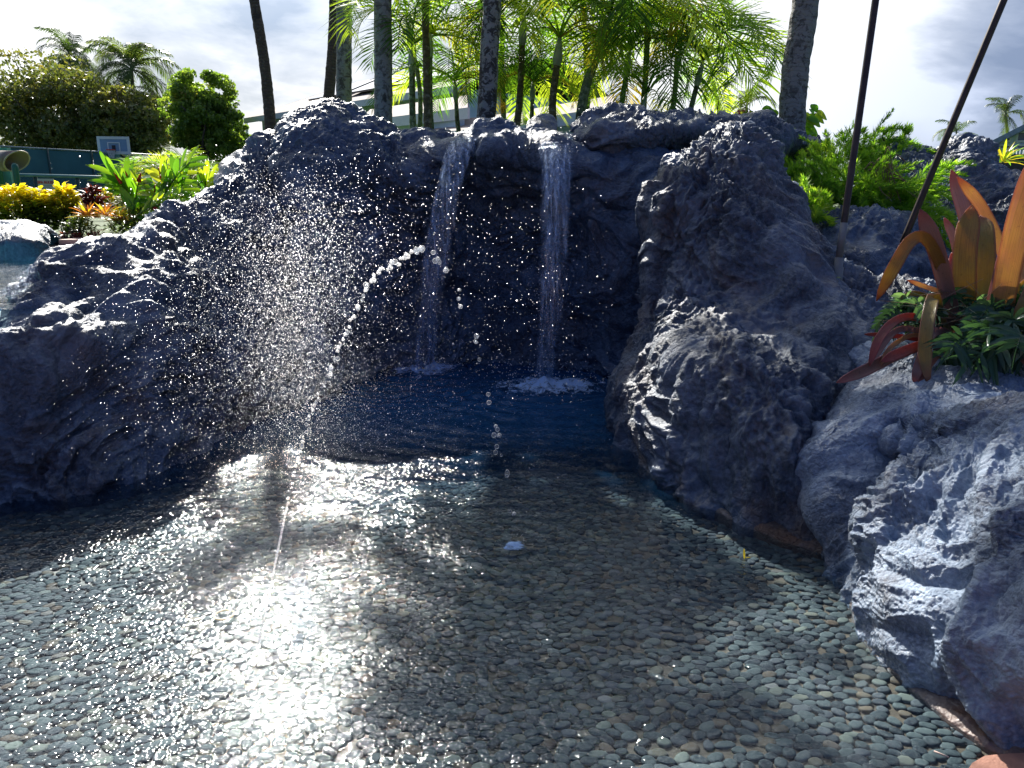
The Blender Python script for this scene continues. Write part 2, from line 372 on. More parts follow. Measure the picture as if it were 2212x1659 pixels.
F_cols = [
 colP((1915, 570, 7.0), (1915, 470, 7.4), (1912, 380, 7.7), (1915, 298, 8.2)),
 colP((1960, 570, 6.9), (1960, 470, 7.2), (1960, 380, 7.6), (1960, 312, 8.2)),
 colP((2005, 560, 6.8), (2005, 470, 7.1), (2005, 390, 7.5), (2008, 338, 8.1)),
 colP((2045, 560, 6.8), (2045, 460, 7.1), (2045, 380, 7.5), (2048, 318, 8.1)),
 colP((2085, 560, 6.7), (2085, 460, 7.0), (2085, 370, 7.4), (2082, 303, 8.0)),
 colP((2125, 560, 6.6), (2125, 460, 6.9), (2125, 385, 7.3), (2120, 318, 7.9)),
 colP((2165, 560, 6.5), (2165, 470, 6.8), (2165, 410, 7.2), (2160, 362, 7.7)),
 colP((2240, 560, 6.4), (2240, 480, 6.7), (2240, 430, 7.1), (2240, 385, 7.5)),
 colP((2420, 560, 6.4), (2420, 500, 6.7), (2420, 450, 7.1), (2420, 410, 7.5)),
]
rockF, gF = rock('lava_rock_mound', F_cols, 300, 200, M_ROCK, .8, 120, 'far mound of rough lava with thin trickles of water, behind the orange bromeliad', extra_front=False, aniso=(1, 1, 1.4))
H_cols = [
 colP((1735, 640, 6.2), (1735, 580, 6.3), (1735, 520, 6.6), (1740, 480, 6.9)),
 colP((1780, 660, 5.9), (1775, 580, 6.0), (1775, 510, 6.3), (1790, 468, 6.7)),
 colP((1850, 670, 5.8), (1850, 590, 5.85), (1850, 510, 6.1), (1850, 459, 6.6)),
 colP((1930, 670, 5.8), (1930, 600, 5.85), (1935, 530, 6.1), (1930, 476, 6.6)),
 colP((1990, 670, 5.9), (1995, 610, 6.0), (1995, 550, 6.2), (1985, 505, 6.6)),
 colP((2060, 680, 6.1), (2070, 620, 6.2), (2075, 570, 6.4), (2060, 540, 6.7)),
 colP((2250, 680, 6.1), (2260, 620, 6.2), (2265, 570, 6.4), (2250, 540, 6.7)),
]
rockH, gH = rock('lava_boulder', H_cols, 230, 130, M_ROCKW, .8, 140, 'smooth dark boulder with rusty brow below the feathery fern, between the two poles', extra_front=False)
# small far rock beside the upper pool
L_cols = [
 colP((-120, 548, 8.1), (-120, 520, 8.2), (-118, 500, 8.4), (-115, 492, 8.7)),
 colP((-40, 548, 8.0), (-40, 520, 8.0), (-38, 497, 8.3), (-35, 487, 8.7)),
 colP((30, 548, 8.0), (30, 520, 8.0), (30, 497, 8.3), (30, 488, 8.7)),
 colP((78, 548, 8.0), (80, 520, 8.05), (78, 500, 8.3), (75, 490, 8.7)),
 colP((104, 547, 8.2), (106, 530, 8.3), (104, 515, 8.5), (98, 508, 8.8)),
]
rockL, gL = rock('poolside_rock', L_cols, 130, 60, M_ROCKW, .5, 160, 'low flat grey rock on the far edge of the turquoise pool at the left', extra_front=True)
# little rock on the lip between the two falls
K_cols = [
 colP((1140, 300, 7.5), (1140, 285, 7.5), (1142, 276, 7.6), (1145, 272, 7.8)),
 colP((1160, 300, 7.4), (1160, 280, 7.4), (1160, 265, 7.55), (1160, 260, 7.8)),
 colP((1180, 300, 7.4), (1180, 280, 7.4), (1178, 264, 7.55), (1178, 259, 7.8)),
 colP((1200, 300, 7.5), (1200, 285, 7.5), (1198, 275, 7.6), (1195, 270, 7.8)),
]
rockK, gK = rock('lava_rock', K_cols, 90, 50, M_ROCKW, .35, 180, 'small round rock knob on the cliff top, just left of the wide waterfall lip', extra_front=False)

# ------------------------------------------------------------------ pool floor, pebbles, water
def floor_z(y):
    y = np.asarray(y, float)
    return -.012 - .03 * np.clip((y - 2.7) / .8, 0, 1) - .10 * np.clip((y - 3.4) / 1.4, 0, 1) ** 1.3 - .35 * np.clip((y - 4.6) / 1.1, 0, 1)
m, t = new_mat('pool_grout')
pos = t.new('ShaderNodeTexCoord').outputs['Object']
c = t.mixc(t.ramp(t.noise(pos, 3, 6), [(.35, 0), (.65, 1)]), (.10, .075, .052), (.22, .16, .105))
b = t.new('ShaderNodeBsdfPrincipled', {'Base Color': c, 'Roughness': .55, 'Normal': t.new('ShaderNodeBump', {'Height': t.noise(pos, 250, 4), 'Strength': .5, 'Distance': .003})})
t.new('ShaderNodeOutputMaterial', {'Surface': b}); M_GROUT = m
xs = np.linspace(-4.6, 3.6, 60); ys = np.linspace(.9, 9.0, 80)
gx, gy = np.meshgrid(xs, ys, indexing='ij')
pf = obj_np('pool_floor', np.stack([gx, gy, floor_z(gy)], -1).reshape(-1, 3), grid_faces(60, 80), M_GROUT)
props(pf, kind='structure')

def pebble_mat(name, island):
    m, t = new_mat(name)
    g = t.new('ShaderNodeNewGeometry')
    r = g.outputs['Random Per Island'] if island else t.new('ShaderNodeObjectInfo').outputs['Random']
    c = t.ramp(r, [(.0, (.028, .034, .042)), (.15, (.052, .064, .074)), (.35, (.085, .105, .107)), (.6, (.125, .148, .145)), (.7, (.035, .042, .055)), (.82, (.15, .16, .168)), (.89, (.22, .24, .195)), (.95, (.21, .165, .115)), (.98, (.13, .085, .06)), (1, (.34, .32, .29))])
    t.n[-1].color_ramp.interpolation = 'LINEAR'
    n = t.noise(g.outputs['Position'], 40, 6, .6, 1.5)
    c = t.mixc(t.math('MULTIPLY', t.ramp(n, [(.4, 0), (.7, 1)]), .45), c, (.19, .215, .205))
    b = t.new('ShaderNodeBsdfPrincipled', {'Base Color': c, 'Roughness': .6, 'Specular IOR Level': .06,
        'Normal': t.new('ShaderNodeBump', {'Height': t.noise(g.outputs['Position'], 90, 4), 'Strength': .12, 'Distance': .003})})
    t.new('ShaderNodeOutputMaterial', {'Surface': b}); return m
M_PEB = pebble_mat('river_pebble', True); M_PEB1 = pebble_mat('river_pebble_single', False)
rs = np.random.RandomState(5)
SX, SY = .049, .0355
pts = []
for j, y in enumerate(np.arange(1.55, 6.9, SY)):
    lo, hi = (-.75 * y - .45, .72 * y + .35)
    lo = max(lo, -3.3); hi = min(hi, 2.4)
    x = np.arange(lo, hi, SX) + (j % 2) * SX * .5
    pts.append(np.stack([x, np.full_like(x, y)], -1))
pts = np.concatenate(pts)
q3 = np.concatenate([pts, np.zeros((len(pts), 1))], 1)
pts[:, 0] += .055 * pn(q3 * 2.2, 1) + rs.uniform(-.008, .008, len(pts)); pts[:, 1] += .05 * pn(q3 * 2.2, 2) + rs.uniform(-.006, .006, len(pts))
from mathutils.kdtree import KDTree
pts += rs.normal(0, .42, pts.shape) * np.array([SX, SY])
for it in range(9):                               # push neighbours apart until they pack like hand-laid stones
    kd = KDTree(len(pts)); an_ = SX / SY
    for i, p_ in enumerate(pts): kd.insert((p_[0], p_[1] * an_, 0), i)
    kd.balance(); mv = np.zeros_like(pts)
    for i, p_ in enumerate(pts):
        for co, j, d_ in kd.find_n((p_[0], p_[1] * an_, 0), 6):
            if j != i and d_ < SX * 1.04:
                k_ = (SX * 1.04 - d_) / (d_ + 1e-6) * .28; mv[i, 0] += (p_[0] - co[0]) * k_; mv[i, 1] += (p_[1] - co[1] / an_) * k_
    pts += mv
# keep to the pool: right bank follows the rocks' waterline
bank_pts = np.array([G(*p)[:2] for p in [(1322, 892), (1345, 950), (1400, 1005), (1480, 1060), (1560, 1108), (1640, 1145), (1720, 1172), (1790, 1198), (1840, 1240), (1825, 1300), (1850, 1380), (1905, 1450), (1985, 1520), (2060, 1580), (2110, 1640), (2130, 1700)]])
o_ = np.argsort(bank_pts[:, 1]); bx = np.interp(pts[:, 1], bank_pts[o_, 1], bank_pts[o_, 0])
keep = pts[:, 0] < bx + .05 + .25 * (pts[:, 1] > 3.0)
pts = pts[keep]
N = len(pts)
ang = rs.normal(0, .38, N) + .6 * pn(np.c_[pts * 1.5, np.zeros(N)], 3)
ra = SX * .5 * rs.uniform(.84, 1.38, N); rb = SY * .5 * rs.uniform(.88, 1.36, N); hh = rs.uniform(.007, .011, N)
tilt = rs.normal(0, .05, (N, 2))
pz = floor_z(pts[:, 1])
def pebble_geo(sel, seg, origin=False):
    k = len(sel); th = np.linspace(0, 2 * np.pi, seg, endpoint=False)
    ex = rs.uniform(.80, 1.05, k)[:, None]
    ph = rs.uniform(0, 6.28, (k, 1)); lump = 1 + .06 * np.cos(2 * th + ph) + .05 * np.cos(3 * th + 2 * ph)
    cs = np.sign(np.cos(th)) * np.abs(np.cos(th)) ** ex; sn = np.sign(np.sin(th)) * np.abs(np.sin(th)) ** ex
    X = ra[sel, None] * cs * lump; Y = rb[sel, None] * sn * lump
    H = hh[sel, None]
    rings = []
    for s_, z_ in ((1.0, -.4), (1.0, .45), (.90, .88), (.58, 1.0)):
        rings.append(np.stack([X * s_, Y * s_, H * z_ + 0 * X], -1))
    top = np.stack([0 * H, 0 * H, H], -1)
    V = np.concatenate(rings + [top], 1)          # k, 4seg+1, 3
    V[..., 2] += V[..., 0] * tilt[sel, 0:1] + V[..., 1] * tilt[sel, 1:2]
    ca, sa = np.cos(ang[sel])[:, None], np.sin(ang[sel])[:, None]
    x = V[..., 0] * ca - V[..., 1] * sa; y = V[..., 0] * sa + V[..., 1] * ca
    V[..., 0], V[..., 1] = x, y
    if not origin: V += np.stack([pts[sel, 0], pts[sel, 1], pz[sel]], -1)[:, None]
    fs = []
    for r_ in range(3):
        for i in range(seg):
            a = r_ * seg + i; b_ = r_ * seg + (i + 1) % seg
            fs += [(a, b_, b_ + seg), (a, b_ + seg, a + seg)]
    for i in range(seg): fs.append((3 * seg + i, 3 * seg + (i + 1) % seg, 4 * seg))
    return V, np.array(fs)
dist = np.hypot(pts[:, 0], pts[:, 1] - .0)
infr = (np.abs(pts[:, 0]) < pts[:, 1] * .60 + .05) & (pts[:, 1] > 1.9) & (pts[:, 0] > -.15) & (pts[:, 0] < .30 + .25 * pts[:, 1])
score = np.where(infr, pts[:, 1], 99)
order = np.argsort(score); big = order[:300]; rest = order[300:]
for nm_, sel, seg in (('n', rest[pts[rest, 1] < 3.4], 9), ('f', rest[pts[rest, 1] >= 3.4], 6)):
    V, fs = pebble_geo(sel, seg); k = len(sel)
    FA = (fs[None] + (np.arange(k) * V.shape[1])[:, None, None]).reshape(-1, 3)
    V = V.reshape(-1, 3)
    if nm_ == 'n': V0, F0 = V, FA
    else:
        o = obj_np('pebbles', np.concatenate([V0, V]), np.concatenate([F0, FA + len(V0)]), M_PEB, pf); o['kind'] = 'stuff'
variants = []
for k in range(24):
    V, fs = pebble_geo(big[k:k + 1], 12, True); variants.append((mesh_np('pebble', V[0], fs, M_PEB1), big[k]))
for i, b_ in enumerate(big):
    me, src = variants[i % 24]
    o = link('pebble', me, pf); o.location = (pts[b_, 0], pts[b_, 1], pz[b_])
    o.rotation_euler = (0, 0, ang[b_] - ang[src]); o.scale = (ra[b_] / ra[src], rb[b_] / rb[src], hh[b_] / hh[src])

# water surface: thin film that follows the pebbles, with ripples
NX = 620; wx = np.linspace(-3.3, 2.9, NX)
wy = [1.2]
while wy[-1] < 8.6: wy.append(wy[-1] + (.0095 if wy[-1] < 3.6 else min(.03, .0095 + (wy[-1] - 3.6) * .012)))
wy = np.array(wy); NY = len(wy)
peb = np.zeros((NX, NY))
dx = wx[1] - wx[0]
near = pts[:, 1] < 3.9
for x, y, a_, b2, an, h_, zz in zip(pts[near, 0], pts[near, 1], ra[near], rb[near], ang[near], hh[near], pz[near]):
    i0 = int((x - wx[0]) / dx); j0 = int(np.searchsorted(wy, y))
    i1, i2, j1, j2 = max(i0 - 4, 0), min(i0 + 5, NX), max(j0 - 3, 0), min(j0 + 4, NY)
    X, Y = np.meshgrid(wx[i1:i2] - x, wy[j1:j2] - y, indexing='ij')
    c_, s_ = math.cos(an), math.sin(an); u = (X * c_ + Y * s_) / a_; v = (-X * s_ + Y * c_) / b2
    d = np.clip(1 - (u * u + v * v) ** 1.5, 0, 1) * h_
    peb[i1:i2, j1:j2] = np.maximum(peb[i1:i2, j1:j2], d)
for _ in range(2):
    peb[1:-1] = (peb[:-2] + 2 * peb[1:-1] + peb[2:]) / 4; peb[:, 1:-1] = (peb[:, :-2] + 2 * peb[:, 1:-1] + peb[:, 2:]) / 4
WX, WY = np.meshgrid(wx, wy, indexing='ij')
wp = np.stack([WX, WY, 0 * WX], -1).reshape(-1, 3)
thin = np.clip(1 - (WY - 2.95) / .9, 0, 1)
rip = .0050 * pn(wp * np.array([7, 11, 1]), 1) + .0024 * pn(wp * np.array([20, 31, 1]), 2) + .0009 * pn(wp * 58, 3)
rip = rip.reshape(NX, NY)
far_ = np.clip((WY - 2.6) / 1.0, 0, 1)
ring = 0
land = G(1108, 1180); sL = G(915, 800); sR = G(1180, 835)
for (cx_, cy_), am, wl, dec in (((land[0], land[1]), .004, .11, .7), ((sL[0], sL[1]), .022, .17, 2.2), ((sR[0], sR[1]), .026, .19, 2.4), ((-.55, 2.95), .003, .07, .35), ((-1.0, 2.65), .002, .06, .3)):
    r_ = np.hypot(WX - cx_, WY - cy_) + .12 * pn(wp * 2.0, 7).reshape(NX, NY); ring = ring + am * np.sin(r_ / wl * 6.283) * np.exp(-r_ / dec) / (1 + 2 * r_)
lr = np.clip((WX + .55) / .8, 0, 1); lr = lr * lr * (3 - 2 * lr)          # the film is thinnest on the right, where it drapes over every stone
WZ = .0045 - .001 * lr + thin * (peb * (.12 + .85 * lr) - .0018) + rip * (.30 + .9 * far_) + ring * (.35 + .9 * far_)
depth = WZ - floor_z(WY)
m, t = new_mat('pool_water')
pos = t.new('ShaderNodeNewGeometry').outputs['Position']
dp = t.new('ShaderNodeAttribute', attribute_name='depth').outputs['Fac']
h = t.math('ADD', t.noise(t.scale(pos, (1, 1.25, 1)), 74, 0, .5, .0), t.math('MULTIPLY', t.noise(pos, 24, 1, .5), .7))
patch = t.ramp(t.noise(pos, 1.9, 4, .6, .5), [(.36, .5), (.62, 1.0)])
bmp = t.new('ShaderNodeBump', {'Height': h, 'Strength': patch, 'Distance': .0056})
bf_ = t.new('ShaderNodeNewGeometry').outputs['Backfacing']
fr = t.new('ShaderNodeFresnel', {'IOR': t.math('ADD', t.math('MULTIPLY', bf_, 1 / 1.34 - 1.34), 1.34), 'Normal': bmp})
gl = t.new('ShaderNodeBsdfGlossy', {'Color': (1, 1, 1, 1), 'Roughness': .075, 'Normal': bmp})
absr = t.ramp(t.math('MULTIPLY', dp, 2.0), [(0.0, (.75, .82, .86)), (.10, (.60, .68, .73)), (.30, (.22, .34, .45)), (1.0, (.03, .12, .26))])
tr = t.new('ShaderNodeBsdfTransparent', {'Color': absr})
cl = t.ramp(dp, [(.05, 0), (.30, .34), (.9, .72)])          # deep water: bubble milkiness, with flare blue put into its colour
body = t.new('ShaderNodeMixShader', {0: cl, 1: tr, 2: t.new('ShaderNodeBsdfDiffuse', {'Color': (.018, .12, .30, 1)})})
t.new('ShaderNodeOutputMaterial', {'Surface': t.new('ShaderNodeMixShader', {0: fr, 1: body, 2: gl})}); M_WATER = m
o = obj_np('pool_water', np.stack([WX, WY, WZ], -1).reshape(-1, 3), grid_faces(NX, NY), M_WATER, attrs={'depth': depth.ravel()})
props(o, kind='structure')

# ------------------------------------------------------------------ ground, decks, upper pool
M_SOIL = simple('soil', (.07, .05, .035), .9, var=.4, bump=.8, bscale=20)
M_DECK = simple('coral_deck', (.34, .17, .12), .75, var=.18, scale=20, bump=.3, bscale=120)
M_DECK2 = simple('pale_deck', (.55, .40, .34), .75, var=.12, scale=12, bump=.2, bscale=80)
M_GRASS = simple('lawn', (.05, .085, .02), .9, var=.4, scale=3, bump=.8, bscale=60)
def box(x0, x1, y0, y1, z0, z1):
    v = [(x, y, z) for x in (x0, x1) for y in (y0, y1) for z in (z0, z1)]
    f = [(0, 1, 3, 2), (4, 6, 7, 5), (0, 4, 5, 1), (2, 3, 7, 6), (0, 2, 6, 4), (1, 5, 7, 3)]
    return np.array(v, float), np.array(f)
def join(parts):
    V = []; Fc = []; n = 0
    for v, f in parts: V.append(v); Fc.append(np.asarray(f) + n); n += len(v)
    return np.concatenate(V), np.concatenate(Fc)
v, f = box(-600, 600, -600, 900, -3, -.62); props(obj_np('ground', v, f, M_GRASS, smooth=False), kind='structure')
v, f = join([box(-600, -9.2, -10, 900, -.6, 1.0), box(-9.2, 600, 9.3, 900, -.6, 1.0), box(-9.2, -3.9, 2.0, 4.3, -.6, .9), box(4.4, 600, -10, 9.3, -.6, 1.0), box(-4.0, 4.4, 8.75, 9.3, -.6, 1.1)])
props(obj_np('garden_terrace', v, f, M_GRASS, smooth=False), kind='structure')
# camera-side deck with a curved coral corner
def prism(poly, z0, z1):
    n = len(poly); V = np.array([(x, y, z) for z in (z0, z1) for x, y in poly])
    tri = []
    c = len(V); V = np.concatenate([V, [[np.mean([p[0] for p in poly]), np.mean([p[1] for p in poly]), z1]]])
    for i in range(n):
        j = (i + 1) % n; tri += [(i, j, n + j), (i, n + j, n + i), (n + i, n + j, c)]
    return V, np.array(tri)
def g2(px, py): q = G(px, py, .03); return (q[0], q[1])
v, f = prism([g2(2085, 1672), g2(2100, 1648), g2(2128, 1632), g2(2170, 1628), g2(2230, 1625), (2.4, 2.05), (2.4, .2), (1.0, .2), (1.1, 1.2)], -.3, .03)
props(obj_np('pool_deck', v, f, M_DECK, smooth=False), kind='structure')
v, f = box(-9, 9, -9, 1.15, -.5, .028); props(obj_np('pool_deck', v, f, M_DECK, smooth=False), kind='structure')
# upper pool
m, t = new_mat('turquoise_plaster')
pos = t.new('ShaderNodeNewGeometry').outputs['Position']
c = t.mixc(t.ramp(t.noise(pos, 2, 3), [(.4, 0), (.6, 1)]), (.20, .62, .72), (.42, .80, .86))
t.new('ShaderNodeOutputMaterial', {'Surface': t.new('ShaderNodeBsdfPrincipled', {'Base Color': c, 'Roughness': .8})})
v, f = box(-9.2, -3.2, 4.8, 9.3, .0, .45); props(obj_np('upper_pool_floor', v, f, m, smooth=False), kind='structure')
m, t = new_mat('upper_pool_water')
pos = t.new('ShaderNodeNewGeometry').outputs['Position']
bmp = t.new('ShaderNodeBump', {'Height': t.noise(t.scale(pos, (1, 1.6, 1)), 7, 4, .6, .8), 'Strength': .6, 'Distance': .05})
t.new('ShaderNodeOutputMaterial', {'Surface': t.new('ShaderNodeMixShader', {0: t.new('ShaderNodeFresnel', {'IOR': t.math('ADD', t.math('MULTIPLY', t.new('ShaderNodeNewGeometry').outputs['Backfacing'], 1 / 1.33 - 1.33), 1.33), 'Normal': bmp}), 1: t.new('ShaderNodeBsdfTransparent', {'Color': (.72, .93, .95, 1)}), 2: t.new('ShaderNodeBsdfGlossy', {'Roughness': .04, 'Normal': bmp})})})
xs = np.linspace(-9.15, -2.75, 90); ys = np.linspace(4.6, 9.25, 90); gx, gy = np.meshgrid(xs, ys, indexing='ij')
inside = np.stack([gx, gy, .93 + .012 * fbm(np.stack([gx * 2, gy * 3, 0 * gx], -1).reshape(-1, 3), 2).reshape(gx.shape)], -1)
props(obj_np('upper_pool_water', inside.reshape(-1, 3), grid_faces(90, 90), m), kind='structure')
# pale steps at the far end of the upper pool, below the flower bed
c0 = P(100, 545, 8.9); c1 = P(420, 545, 8.9)
v, f = join([box(c0[0] - .1, c1[0], 8.75, 9.28, .3, 1.02), box(c0[0] + .1, c1[0], 9.0, 9.6, .6, 1.09)])
props(obj_np('pool_step', v, f, M_DECK2, smooth=False), kind='structure')

# ------------------------------------------------------------------ palms
def tube(path, radii, seg=10, cap=True):
    path = np.asarray(path, float); n = len(path); T = np.gradient(path, axis=0); T /= np.linalg.norm(T, axis=1)[:, None] + 1e-9
    ref = np.array([0, 0, 1.0]) if abs(T[:, 2]).mean() < .8 else np.array([0, 1.0, 0])
    U = np.cross(T, ref); U /= np.linalg.norm(U, axis=1)[:, None] + 1e-9; W = np.cross(T, U)
    th = np.linspace(0, 2 * np.pi, seg, endpoint=False); r = np.asarray(radii, float) * np.ones(n)
    V = path[:, None] + r[:, None, None] * (np.cos(th)[None, :, None] * U[:, None] + np.sin(th)[None, :, None] * W[:, None])
    V = V.reshape(-1, 3); fs = []
    for i in range(n - 1):
        for k in range(seg):
            a = i * seg + k; b = i * seg + (k + 1) % seg
            fs += [(a, a + seg, b + seg), (a, b + seg, b)]
    if cap:
        V = np.concatenate([V, path[:1], path[-1:]]); c0 = len(V) - 2
        for k in range(seg):
            fs += [(c0, k, (k + 1) % seg), (c0 + 1, (n - 1) * seg + (k + 1) % seg, (n - 1) * seg + k)]
    return V, np.array(fs)
def bark_mat(name, base, lich, amt, dark=(.03, .025, .022), ring=60.0):
    m, t = new_mat(name)
    pos = t.new('ShaderNodeNewGeometry').outputs['Position']
    wv = t.new('ShaderNodeTexWave', {'Vector': pos, 'Scale': ring / 20, 'Distortion': 3.0, 'Detail': 3, 'Detail Scale': 2.5}, wave_type='BANDS', bands_direction='Z').outputs['Fac'] if False else None
    z = t.new('ShaderNodeSeparateXYZ', {0: pos}).outputs[2]
    zz = t.math('ADD', z, t.math('MULTIPLY', t.noise(pos, 6, 3), .12))
    rg = t.math('POWER', t.math('ABSOLUTE', t.math('SINE', t.math('MULTIPLY', zz, ring))), .35)
    c = t.mixc(t.ramp(t.noise(t.scale(pos, (1, 1, 3)), 12, 7, .65), [(.3, 0), (.7, 1)]), tuple(x * .6 for x in base), tuple(x * 1.4 for x in base))
    c = t.mixc(t.math('MULTIPLY', t.math('SUBTRACT', 1.0, rg), .7), c, dark)
    lm = t.ramp(t.noise(pos, 13, 8, .66, .7), [(.60 - amt * .22, 0), (.64 - amt * .2, 1)])
    c = t.mixc(t.math('MULTIPLY', lm, .85), c, lich)
    dm = t.ramp(t.noise(t.scale(pos, (1, 1, .5)), 2.6, 5, .6, .6), [(.60, 0), (.63, 1)])
    c = t.mixc(t.math('MULTIPLY', dm, .8), c, dark)
    h = t.math('ADD', t.math('MULTIPLY', rg, .6), t.noise(pos, 40, 6, .7))
    b = t.new('ShaderNodeBsdfPrincipled', {'Base Color': c, 'Roughness': .85, 'Normal': t.new('ShaderNodeBump', {'Height': h, 'Strength': .9, 'Distance': .015})})
    t.new('ShaderNodeOutputMaterial', {'Surface': b}); return m
M_BARKB = bark_mat('palm_bark_brown', (.085, .062, .05), (.15, .14, .125), .05)
M_BARKG = bark_mat('palm_bark_grey', (.12, .118, .11), (.26, .265, .25), .7)
M_BARKL = bark_mat('palm_bark_lichen', (.05, .048, .045), (.30, .31, .28), .55)
M_BARKA = bark_mat('areca_stem', (.12, .10, .05), (.30, .27, .2), .2, ring=42)
M_BARKA2 = bark_mat('areca_stem_green', (.14, .19, .10), (.34, .36, .27), .3, ring=36)
M_SHAFT = simple('crownshaft', (.28, .34, .28), .5, var=.25, scale=10)
GREENS = [(0, (.04, .10, .015)), (.3, (.09, .19, .025)), (.6, (.19, .31, .035)), (.85, (.33, .43, .05)), (1, (.46, .42, .06))]
M_ARECA = leafmat('areca_leaf', GREENS, .6, .55, island=False)
M_ARECAY = leafmat('areca_leaf_yellow', [(0, (.20, .21, .02)), (.6, (.33, .26, .03)), (1, (.45, .24, .03))], .5, .4, island=False)
M_COCO = leafmat('coconut_leaf', [(0, (.025, .045, .012)), (.5, (.05, .085, .022)), (.85, (.10, .13, .04)), (1, (.20, .15, .06))], .3, .35)
M_COCO1 = leafmat('coconut_leaf_single', [(0, (.04, .07, .02)), (.5, (.08, .13, .035)), (1, (.16, .19, .06))], .4, .4, island=False)

def frond_geo(L, npair, leaf_len, wid, arc0, droop, rs_, vee=.55, tipdroop=.5, stalk=.22, sweep=.55):
    """rachis in the XZ plane starting at the origin; arc0 start angle above horizontal"""
    K = 14; a = arc0; p = np.zeros(3); path = [p.copy()]; ds = L / (K - 1)
    twist = rs_.uniform(-.12, .12)
    for k in range(K - 1):
        a -= droop / (K - 1) * (1 + .8 * k / K); p = p + ds * np.array([math.cos(a), twist * (k / K), math.sin(a)]); path.append(p.copy())
    path = np.array(path)
    parts = [tube(path, np.linspace(.018, .003, K) * L / 1.8, 4, False)]
    tt = np.linspace(stalk, .995, npair); idx = tt * (K - 1)
    P0 = crom(path, idx); T = np.gradient(P0, axis=0); T /= np.linalg.norm(T, axis=1)[:, None]
    prof = np.sin(np.clip((tt - stalk) / (1 - stalk) * .86 + .12, 0, 1) * np.pi) ** .6
    V = []; Fc = []; n = 0
    side = np.array([0, 1.0, 0])
    N_ = np.cross(T, np.broadcast_to(side, T.shape)); N_ *= np.sign(N_[:, 2:3] + 1e-9)
    for sgn in (-1, 1):
        l = leaf_len * prof * rs_.uniform(.85, 1.12, npair)
        d = sgn * side[None] * math.cos(vee) + N_ * math.sin(vee) * rs_.uniform(.4, 1.3, (npair, 1)) + T * (sweep + .5 * tt[:, None])
        d += rs_.normal(0, .07, d.shape); d /= np.linalg.norm(d, axis=1)[:, None]
        mid = P0 + d * l[:, None] * .5; mid[:, 2] -= .04 * l
        tip = mid + (d + np.array([0, 0, -tipdroop]) * rs_.uniform(.5, 1.5, (npair, 1))) * l[:, None] * .5
        wv = T * wid * .5; 
        V1 = np.stack([P0 - wv * .5, P0 + wv * .5, mid - wv, mid + wv, tip], 1)
        V.append(V1.reshape(-1, 3)); base = (np.arange(npair) * 5)[:, None, None] + n
        Fc.append((np.array([(0, 1, 3), (0, 3, 2), (2, 3, 4)])[None] + base).reshape(-1, 3)); n += 5 * npair
    parts.append((np.concatenate(V), np.concatenate(Fc)))
    return join(parts)
rf = np.random.RandomState(3)
ARECA = [mesh_np('frond', *frond_geo(L, 34, .62, .034, a0, dr, rf, .5, .45), M_ARECA, smooth=False) for L, a0, dr in ((1.9, 1.25, 1.7), (1.8, 1.0, 1.6), (2.0, .9, 1.9), (1.7, 1.35, 2.1), (1.9, .7, 1.5), (1.6, 1.1, 2.5))]
ARECAY = [mesh_np('frond', *frond_geo(L, 30, .5, .03, a0, dr, rf, .4, .6), M_ARECAY, smooth=False) for L, a0, dr in ((1.5, .8, 2.2), (1.4, .4, 1.6))]
COCO = [mesh_np('frond', *frond_geo(L, 40, .95, .075, a0, dr, rf, .15, .9, .15), M_COCO1, smooth=False) for L, a0, dr in ((3.6, 1.2, 1.8), (3.8, .8, 1.9), (3.7, .4, 1.6), (3.4, 1.3, 1.2), (3.6, .1, 1.3), (3.5, -.3, .9))]
def put_fronds(parent, top, n, lib, sc=1.0, lib2=None, wind=0.0, az0=None, tiltr=.15, rs_=rf, yellow=0, azs=None):
    org = np.array(parent.matrix_basis.translation); k0 = rs_.uniform(0, 6.28) if az0 is None else az0
    for i in range(n):
        az = azs[i] if azs else k0 + i * 2.39996 + rs_.normal(0, .15)
        me = (lib2 if (lib2 and i >= n - yellow) else lib)[rs_.randint(len(lib2 if (lib2 and i >= n - yellow) else lib))]
        o = link('frond', me, parent)
        o.location = Vector(np.array(top) - org)
        o.rotation_euler = Euler((rs_.normal(0, tiltr), rs_.normal(0, tiltr) + wind * math.cos(az), az), 'XYZ'); s_ = sc * rs_.uniform(.85, 1.12); o.scale = (s_, s_, s_)
def trunk_obj(parent, pts_, r0, r1, mat, seg=18, n=80, rough=.006, ring=None, bulge=0.0, shaft=None):
    pts_ = np.array(pts_); tt = np.linspace(0, len(pts_) - 1, n); path = crom(pts_, tt); u = np.linspace(0, 1, n)
    r = r0 + (r1 - r0) * u + bulge * np.exp(-u * 7)
    if ring: r = r * (1 + ring[1] * np.abs(np.sin(path[:, 2] * ring[0])))
    V, fs = tube(path, r, seg)
    d = V[:n * seg] - np.repeat(path, seg, 0); V[:n * seg] += d / (np.linalg.norm(d, axis=1)[:, None] + 1e-9) * (rough * fbm(V[:n * seg] * np.array([6, 6, 9]), 3, 4))[:, None]
    return obj_np('trunk', V, fs, mat, parent)

